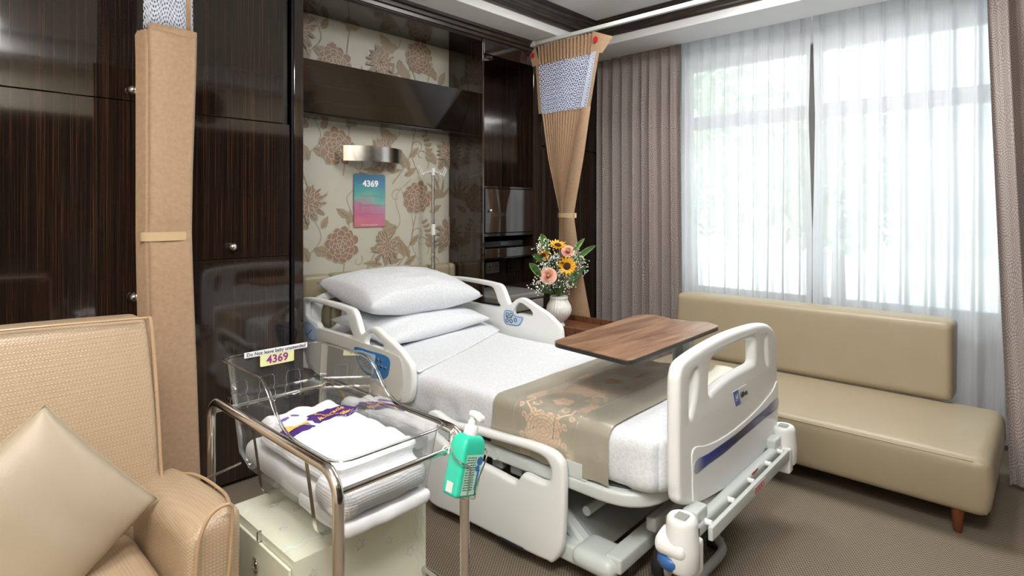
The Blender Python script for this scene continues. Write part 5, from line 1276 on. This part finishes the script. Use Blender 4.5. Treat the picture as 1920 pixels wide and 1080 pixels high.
cd_ = plate('number_card', [round_poly([(-.058, -.021, 0), (.058, -.021, 0), (.058, .021, 0), (-.058, .021, 0)], .005)], .001, .0003, lambda a, b, c: (a+.8805, 1.9020-c*1, b+.8415), mat('pale_yellow_card', (226, 230, 170), .4), tub, ot)
lettering('lettering', '4369', .036, lambda a, b, c: (a+.8805, 1.9008-c, b+.8395), mat('purple_number', (140, 52, 132), .5), cd_, ot, thick=.0004, width=.074, bold=.0009)
# small mattress, crumpled liner and quilted blanket inside the tub
M['white'] = mat('white_cotton', (232, 234, 238), .7, fn=lambda n: n.bump(n.noise(n.coord((30, 30, 30)), 1, 4, .5, .5), .25, .004))
om = Vector((.87, 1.57, .54)); bmtt = MB().soft((.752, 1.275, .5385), (.998, 1.868, .612), .03, .02, fn=lambda p, n_: p+Vector((0, 0, .006*nz(p.x*8, p.y*8, 1, 1)))).build('infant_mattress', M['white'], None, om, smooth=180, merge=1e-4)
bmtt.location = om; tag(bmtt, 'thin white infant mattress in the bottom of the clear tub', 'mattress')
def f_waffle(n):
    sx = n.new('ShaderNodeSeparateXYZ'); n.link(n.coord((1, 1, 1)), sx.inputs[0])
    a = n.math('SINE', n.math('MULTIPLY', sx.outputs[0], 900)); b = n.math('SINE', n.math('MULTIPLY', sx.outputs[1], 900)); c = n.math('SINE', n.math('MULTIPLY', sx.outputs[2], 900))
    n.bump(n.math('ADD', n.math('ADD', a, b), c), .35, .0012)
M['waffle'] = mat('white_waffle_quilt', (236, 237, 240), .75, fn=f_waffle)
oq = Vector((.9, 1.53, .62)); q_ = thing('quilted_blanket', 'folded white quilted baby blanket with purple embroidery, in the tub', 'blanket', oq)
def qz(x, y):
    d1 = abs(((x-y)*1.0/.095+.2) % 1-.5)*2; d2 = abs(((x+y)*1.0/.115+.1) % 1-.5)*2
    return .704+.010*(min(d1, 1)**.5+min(d2, 1)**.5-1.4)*1.0+.004*nz(x*6, y*6, 2, 1)
def qf(p, n_):
    t = max(0, n_.z); q = p.copy()
    if t > 0: q.z += (qz(p.x, p.y)-.704)*t
    if n_.z < .7:
        k = 1-abs(n_.z); lay_ = sin((p.z-.618)/.086*pi*3)
        q += Vector((n_.x, n_.y, 0))*k*(.006*lay_+.008*nz(p.x*9, p.y*9, p.z*9, 1))
    return q
MB().soft((.762, 1.305, .618), (1.005, 1.772, .704), .022, .009, fn=qf).build('quilt', M['waffle'], q_, oq, smooth=180, merge=1e-4)
MB().soft((.735, 1.245, .575), (1.010, 1.40, .655), .035, .014, fn=lambda p, n_: p+Vector((n_.x, n_.y, n_.z))*(.012*nz(p.x*10, p.y*10, p.z*12, 1))).build('quilt_fold', M['waffle'], q_, oq, smooth=180, merge=1e-4)
ol = Vector((.87, 1.3, .56)); ln = MB().soft((.742, 1.238, .5365), (1.008, 1.50, .578), .018, .012, fn=lambda p, n_: p+Vector((n_.x, n_.y, n_.z*.5))*(.008*nz(p.x*16, p.y*16, p.z*10, 1))).build('pad_liner', M['white'], None, ol, smooth=180, merge=1e-4)
ln.location = ol; tag(ln, 'crumpled white liner under the quilted blanket in the tub', 'liner')
M['purple'] = mat('purple_embroidery', (66, 34, 110), .7); M['orange'] = mat('orange_embroidery', (240, 176, 96), .7); M['lilac'] = mat('lilac_embroidery', (124, 96, 176), .7)
EA = radians(6)
def emb(cx_, cy_, ang):
    return lambda a, b, c: (lambda x, y: (x, y, qz(x, y)+.0015+c))(cx_+a*cos(ang)-b*sin(ang), cy_+a*sin(ang)+b*cos(ang))
def cloud(nm, cx_, cy_, rx, ry, ang, n_, mt, c0=.0):
    lp = [(rx*(1+.12*abs(sin(n_*t/2)))*cos(t), ry*(1+.16*abs(sin(n_*t/2)))*sin(t)) for t in [2*pi*i/90 for i in range(90)]]
    g = MB(); f = emb(cx_, cy_, ang)
    rings = [[f(a*k, b*k, c0) for a, b in lp] for k in (1, .8, .6, .4, .2)]
    g.add([p for r_ in rings for p in r_]+[f(0, 0, c0)], [(i*90+j, i*90+(j+1) % 90, (i+1)*90+(j+1) % 90, (i+1)*90+j) for i in range(4) for j in range(90)]+[(4*90+j, 4*90+(j+1) % 90, 450) for j in range(90)])
    return g.build(nm, mt, q_, oq, smooth=180)
pA = at(600, 795, Z=.71)
cloud('embroidered_cloud', .935, 1.638, .078, .040, radians(2), 11, M['purple'])
cloud('embroidered_cloud', .798, 1.598, .050, .028, radians(4), 8, M['purple'])
cloud('embroidered_cloud', .803, 1.690, .014, .008, 0, 6, M['lilac']); cloud('embroidered_cloud', .840, 1.697, .013, .007, 0, 6, M['lilac'])
cloud('embroidered_figure', .808, 1.618, .036, .014, radians(8), 5, M['orange'], .002)
cloud('embroidered_figure', .778, 1.612, .015, .013, 0, 4, M['orange'], .003)
for t_, a, b, w_, s_ in (('Little', -.043, .018, .030, .016), ('miracle', .006, .011, .074, .027), ('Mount Elizabeth', .002, -.015, .118, .021)):
    f = emb(.935, 1.638, radians(2))
    lettering('lettering', t_, s_, lambda x, y, c, a=a, b=b, f=f: f(x+a, y+b, c+.0015), M['orange'], q_, oq, width=w_, bold=.0004)
vl = MB(); vl.tube([emb(0, 0, 0)(x_, 1.595+.012*sin(x_*40)+.005*sin(x_*110), 0) for x_ in [.80+.2*i/60 for i in range(61)]], .0009, 4); vl.build('blue_stitch', M['sky'], q_, oq)

# ---------------------------------------------------------------- bedside tray cabinet, vase and flowers
def f_wood(n):
    a = n.noise(n.coord((60, 60, 2.5)), 1, 4, .6, .4)
    n.link(n.ramp(a, [(.35, lin(84, 52, 34)), (.6, lin(120, 80, 56))]), n.b.inputs['Base Color'])
M['brown'] = mat('warm_brown_veneer', fn=f_wood, rough=.3)
CXB, CYB = 2.875, 1.98
o = Vector((3.06, 2.25, 0)); bs = thing('bedside_cabinet', 'warm brown bedside cabinet with raised tray rim, under the flower vase', 'cabinet', o)
g = MB().box((CXB, CYB, .0), (3.25, 2.52, .565)); g.build('body', M['brown'], bs, o, smooth=0, bevel=.003)
g = MB(); g.box((CXB, CYB, .5655), (CXB+.016, 2.52, .602)).box((3.234, CYB, .5655), (3.25, 2.52, .602)).box((CXB+.0165, CYB, .5655), (3.2335, CYB+.016, .602)).box((CXB+.0165, 2.504, .5655), (3.2335, 2.52, .602)); g.build('tray_rim', M['brown'], bs, o, smooth=0, bevel=.0015)
VX, VY, VZ = 3.015, 2.395, .566
o = Vector((VX, VY, VZ)); vs_ = thing('vase', 'white fluted ceramic vase holding the flowers on the bedside cabinet', 'vase', o)
vp = [(.0, .0), (.040, .0), (.041, .010), (.032, .024), (.036, .032), (.058, .052), (.076, .082), (.081, .108), (.076, .136), (.063, .160), (.056, .176), (.055, .190), (.059, .196), (.059, .200), (.055, .200), (.051, .190), (.053, .17), (.0, .165)]
g = MB().lathe(vp, o, 120, flute=lambda q, a: 1+(.05*abs(sin(14*a)) if 4 <= q <= 10 else 0))
g.build('body', mat('white_glazed_ceramic', (236, 236, 232), .18, coat=.4), vs_, o, smooth=60)
bd = MB().lathe([(.0565, .178), (.0605, .182), (.0605, .192), (.0565, .196)], o, 60, flute=lambda q, a: 1+.012*sin(40*a)); bd.build('neck_band', mat('white_relief_band', (228, 228, 224), .3), vs_, o)
def f_petal(n):
    sx = n.new('ShaderNodeSeparateXYZ'); n.link(n.coord((1, 1, 1)), sx.inputs[0])
    r = n.math('SQRT', n.math('ADD', n.math('POWER', sx.outputs[0], 2.), n.math('POWER', sx.outputs[1], 2.)))
    n.link(n.ramp(r, [(.02, lin(214, 130, 14)), (.045, lin(246, 186, 20))]), n.b.inputs['Base Color'])
M['petal'] = mat('yellow_petal', fn=f_petal, rough=.5); M['disc'] = mat('dark_seed_disc', (58, 30, 16), .8, fn=lambda n: n.bump(n.noise(n.coord((700, 700, 700)), 1, 1), .8, .003))
def f_leafc(n): n.link(n.ramp(n.noise(n.coord((40, 40, 40)), 1, 2), [(.35, lin(34, 72, 30)), (.65, lin(64, 108, 44))]), n.b.inputs['Base Color'])
M['leafg'] = mat('green_leaf', fn=f_leafc, rough=.4); M['leafy'] = mat('yellow_green_edge', (150, 180, 90), .45); M['stemg'] = mat('green_stem', (78, 112, 50), .5)
M['rosep'] = mat('peach_rose_petal', (250, 196, 174), .5, Subsurface_Weight=.2)
def petal_grid(g, ang, r0, r1, wd, lift, m=0, cup=.0, twist=0):
    def fn(u, v):
        t = u; w_ = wd*sin(pi*min(1, .12+.88*t)**.85)*(1 if t < .97 else .3); s_ = (v-.5)*2
        r_ = r0+(r1-r0)*t; x, y = r_, s_*w_; z = lift*t*t*(r1-r0)+cup*s_*s_*w_+twist*s_*t*w_
        return (x*cos(ang)-y*sin(ang), x*sin(ang)+y*cos(ang), z)
    g.grid(fn, 6, 4, m)
def to_dir(loc, d, roll=0):
    q = Vector(d).normalized().to_track_quat('Z', 'Y'); return q.to_euler()
def flower_pos(px, py, Yv): return at(px, py, Y=Yv)
def sunflower(px, py, Yv, d, r, label):
    p = flower_pos(px, py, Yv); t = thing('sunflower', label, 'flower', p, group='sunflowers in the vase'); t.rotation_euler = to_dir(p, d)
    random.seed(int(px))
    for ring_, n_, k, lf in ((0, 15, 1.0, .12), (1, 13, .88, .35)):
        for i in range(n_):
            g = MB(); petal_grid(g, 2*pi*(i+.5*ring_)/n_+random.uniform(-.06, .06), r*.28, r*k*random.uniform(.92, 1.05), r*.135, lf+random.uniform(-.1, .15), 0, .25, random.uniform(-.3, .3)); g.v = [v+Vector((0, 0, .001*ring_)) for v in g.v]
            g.build('petal', M['petal'], t, smooth=180)
    MB().lathe([(0, .008), (r*.15, .010), (r*.28, .009), (r*.36, .003), (r*.36, -.004), (0, -.008)], (0, 0, 0), 26).build('seed_disc', M['disc'], t)
    rm = t.rotation_euler.to_matrix().inverted(); base = rm@(Vector((VX, VY, VZ+.17))-p)
    MB().tube(smooth_loop([(0, 0, -.006), (0, 0, -.03), tuple(base*.55+Vector((0, 0, -.02))), tuple(base)], 5, False), .003, 7).build('stem', M['stemg'], t)
    return t
cdir = lambda x=0, z=0: (-.73+x, -.68, z)
sunflower(1063, 499, 2.33, cdir(0, .25), .068, 'sunflower facing the camera, lowest of the three, front of the bouquet')
sunflower(1046, 460, 2.40, cdir(.3, 1.5), .064, 'sunflower tilted upwards at the top of the bouquet')
sunflower(1018, 480, 2.42, (-1.1, -.1, .95), .058, 'sunflower turned to the left side of the bouquet')
def rose(px, py, Yv, d, r, label):
    p = flower_pos(px, py, Yv); t = thing('rose', label, 'flower', p, group='peach roses in the vase'); t.rotation_euler = to_dir(p, d); random.seed(int(px))
    def cup(R, H_, a0, sp, z0, fl):
        def fn(u, v):
            a = a0+(u-.5)*sp; k = v; rr_ = R*(.35+.65*k**.6)*(1+fl*k*k)
            return (rr_*cos(a), rr_*sin(a), z0+H_*k-(.25*H_*(abs(u-.5)*2)**2)*k-fl*.35*H_*k*k)
        return fn
    for L_, n_, R, H_, fl in ((0, 3, .26, 1.0, .0), (1, 3, .38, .98, .02), (2, 4, .50, .92, .08), (3, 4, .62, .85, .18), (4, 5, .76, .74, .3), (5, 5, .88, .62, .42), (6, 6, 1.0, .48, .55)):
        for i in range(n_):
            MB().grid(cup(R*r, H_*r, 2*pi*(i+.4*L_)/n_, 2*pi/n_*1.35, -.35*r, fl), 8, 6).build('petal', M['rosep'], t, smooth=180)
    MB().ball((0, 0, -.05*r), (.30*r, .30*r, .55*r), 12).build('bud', M['rosep'], t, smooth=180)
    g = MB().lathe([(0, -.5*r), (.2*r, -.42*r), (.32*r, -.3*r)], (0, 0, 0), 14); g.build('sepal', M['stemg'], t)
    rm = t.rotation_euler.to_matrix().inverted(); base = rm@(Vector((VX, VY, VZ+.17))-p)
    MB().tube(smooth_loop([(0, 0, -.4*r), (0, 0, -.8*r), tuple(base*.6), tuple(base)], 5, False), .0028, 7).build('stem', M['stemg'], t)
rose(1065, 471, 2.40, (-.6, -.5, .6), .030, 'peach rose at the top right of the bouquet'); rose(1028, 517, 2.34, (-.75, -.65, .35), .036, 'peach rose low on the left of the bouquet')
def leafsprig(tip, Yt, mid, wd, label, nb=1, edge=True):
    T = at(tip[0], tip[1], Y=Yt); Bs = at(mid[0], mid[1], Y=VY-.02)
    t = thing('leaf', label, 'leaf', Bs, group='broad leaves in the bouquet')
    D = T-Bs; sd = D.cross(Vector((.73, .68, .2))).normalized()
    def fn(u, v):
        s_ = (v-.5)*2; w_ = wd*sin(pi*min(1, .04+.96*u)**.9)**.8; c_ = Bs+D*u+Vector((0, 0, .012*sin(pi*u)))
        return c_+sd*s_*w_+Vector((-.73, -.68, 0))*(.25*w_*abs(s_))
    MB().grid(fn, 12, 12, m=lambda u, v: 1 if edge and (v < .1 or v > .9) else 0).build('blade', [M['leafg'], M['leafy']], t, Bs, smooth=180)
    MB().tube([Bs-D*.0, Bs*.5+Vector((VX, VY, VZ+.17))*.5, (VX, VY, VZ+.17)], .002, 6).build('stem', M['stemg'], t, Bs)
for tip, Yt, mid, wd, lb, e in (((1014, 438), 2.48, (1026, 470), .022, 'upright pointed leaf at the top left of the bouquet', True),
    ((1097, 446), 2.36, (1068, 485), .017, 'bright striped leaf rising at the top right of the bouquet', True), ((1118, 460), 2.40, (1075, 492), .022, 'long leaf reaching furthest right from the bouquet', True),
    ((992, 493), 2.42, (1014, 520), .024, 'dark pointed leaf reaching furthest left from the bouquet', True), ((1001, 543), 2.36, (1036, 548), .026, 'broad drooping leaf low on the left above the vase', False),
    ((1078, 536), 2.34, (1073, 508), .022, 'rounded leaf hanging below the front sunflower', False), ((1100, 498), 2.42, (1078, 522), .02, 'leaf on the right below the long leaf', False),
    ((1038, 528), 2.30, (1050, 538), .020, 'small yellow-edged leaf above the vase rim', True), ((997, 478), 2.46, (1018, 492), .02, 'small leaf behind the left sunflower', False), ((1103, 487), 2.48, (1080, 500), .012, 'narrow leaf at the right behind the white sprays', False)):
    leafsprig(tip, Yt, mid, wd, lb, 1, e)
random.seed(21)
oG = Vector((VX, VY, VZ+.2)); gy = MB(); gs = MB()
clumps = [(1020, 458, 16, 10, 45), (1010, 465, 12, 6, 22), (1035, 492, 20, 12, 60), (1020, 500, 12, 9, 24), (1022, 532, 22, 12, 70), (1055, 530, 16, 14, 70), (1085, 490, 14, 16, 60), (1094, 505, 10, 12, 24), (1070, 535, 10, 14, 40), (1010, 545, 10, 8, 22), (1040, 480, 10, 8, 30), (1075, 480, 8, 6, 18), (1050, 512, 16, 8, 40)]
for cx_, cy_, sx_, sy_, n_ in clumps:
    c0 = at(cx_, cy_, Y=VY)
    gs.tube([oG+Vector((0, 0, -.04)), oG*.4+c0*.6+Vector((0, 0, .01)), c0], .0009, 4)
    for i in range(int(n_*1.35)):
        p = at(cx_+random.gauss(0, sx_*.55), cy_+random.gauss(0, sy_*.55), Y=VY+random.uniform(-.09, .08))
        gy.ball(p, random.uniform(.003, .0056), 6)
        if i % 2 == 0: gs.tube([c0, p], .0005, 3)
gyo = gy.build('gypsophila', mat('white_tiny_blossom', (238, 238, 230), .6), None, oG, smooth=180); gyo.location = oG
tag(gyo, 'cloud of tiny white blossoms filling the bouquet', 'filler flowers', kind='stuff')
gso = gs.build('gypsophila_stems', M['stemg'], gyo, oG, smooth=180)
fg = MB(); random.seed(5)
for i in range(46):
    a = random.uniform(0, 2*pi); r_ = random.uniform(.01, .10); c0 = Vector((VX+r_*cos(a), VY+r_*sin(a)*.8, VZ+.20+random.uniform(0, .22)))
    d_ = Vector((cos(a), sin(a), random.uniform(.2, 1))).normalized(); s_ = d_.cross(Vector((0, 0, 1))).normalized(); L_ = random.uniform(.035, .06)
    fg.grid(lambda u, v: c0+d_*L_*u+s_*(v-.5)*.024*sin(pi*min(1, .05+.95*u))+Vector((0, 0, -.012*u*u)), 5, 2)
fgo = fg.build('filler_foliage', M['leafg'], None, oG, smooth=180); fgo.location = oG; tag(fgo, 'small green leaves massed between the blossoms of the bouquet', 'foliage', kind='stuff')

# ---------------------------------------------------------------- wall behind the camera, seen mirrored in the doors
o = Vector((2.25, -.56, 1.74)); tv = thing('television', 'black flat television opposite the bed, mirrored in the glossy door', 'television', o)
MB().box((1.75, -.557, 1.44), (2.72, -.51, 2.03)).build('casing', M['blackplastic'], tv, o, smooth=0, bevel=.004)
MB().box((1.765, -.5099, 1.455), (2.705, -.508, 2.015)).build('screen', mat('dark_screen', (.006, .006, .007), .08), tv, o, smooth=0)
o = Vector((2.2, -.6, 2.40)); ck = thing('wall_clock', 'round wall clock opposite the bed, mirrored in the glossy door', 'clock', o)
MB().lathe([(0, .0), (.17, .0), (.175, .02), (.165, .035), (.152, .03), (.150, .02)], (2.2, -.599, 2.40), 40, axis='y').build('clock_rim', mat('dark_clock_rim', (40, 30, 26), .3), ck, o)
MB().lathe([(0, .021), (.150, .021)], (2.2, -.599, 2.40), 40, axis='y').build('clock_face', mat('clock_face_white', (225, 225, 220), .4), ck, o)
g = MB()
for i in range(12):
    a = 2*pi*i/12; g.box((2.2+.125*sin(a)-.006, -.577, 2.40+.125*cos(a)-.006), (2.2+.125*sin(a)+.006, -.5755, 2.40+.125*cos(a)+.006))
g.build('hour_marks', M['decal'], ck, o, smooth=0)
MB().tube([(2.2, -.574, 2.40), (2.27, -.574, 2.44)], .004, 6).build('hour_hand', M['decal'], ck, o); MB().tube([(2.2, -.572, 2.40), (2.16, -.572, 2.51)], .003, 6).build('minute_hand', M['decal'], ck, o)

# ---------------------------------------------------------------- outside the window
o = Vector((13, -2.0, -6)); bd_ = thing('office_building', 'pale building with long window bands outside the right window', 'building', o)
MB().box((13, -9, -8), (20, 2.2, 9)).build('wall', mat('pale_render_facade', (216, 220, 220), .8), bd_, o, smooth=0)
for k in range(5):
    MB().box((12.9, -8.5, -1.6+2.1*k), (12.995, 2.0, -.6+2.1*k)).build('window_band', mat('grey_louvre_band', (176, 184, 188), .5), bd_, o, smooth=0)
for nm, cx_, cy_, cz_, R_, lb, sd in (('tree', 11.5, 5.6, 2.6, 2.2, 'green leafy tree outside the left window, nearest the drape', 1), ('tree', 13.5, 3.3, 2.0, 1.7, 'paler green tree beside the building outside the left window', 2)):
    random.seed(sd); o = Vector((cx_, cy_, -7)); t = thing(nm, lb, 'tree', o)
    g = MB()
    for i in range(900):
        v = Vector((random.gauss(0, 1), random.gauss(0, 1), random.gauss(0, 1))).normalized()*R_*random.uniform(.6, 1); c0 = Vector((cx_, cy_, cz_))+v
        a = Vector((random.gauss(0, 1), random.gauss(0, 1), random.gauss(0, 1))).normalized(); b = a.cross(v).normalized(); s_ = random.uniform(.12, .26)
        g.add([c0-a*s_, c0-b*s_*.5, c0+a*s_, c0+b*s_*.5], [(0, 1, 2, 3)])
    g.build('crown', mat('tree_foliage', (176, 200, 160), .7), t, o, smooth=0)
    MB().tube([(cx_, cy_, -7), (cx_+.1, cy_, -2), (cx_, cy_, cz_)], [.25, .18, .08], 10).build('trunk', mat('tree_bark', (96, 80, 66), .9), t, o)
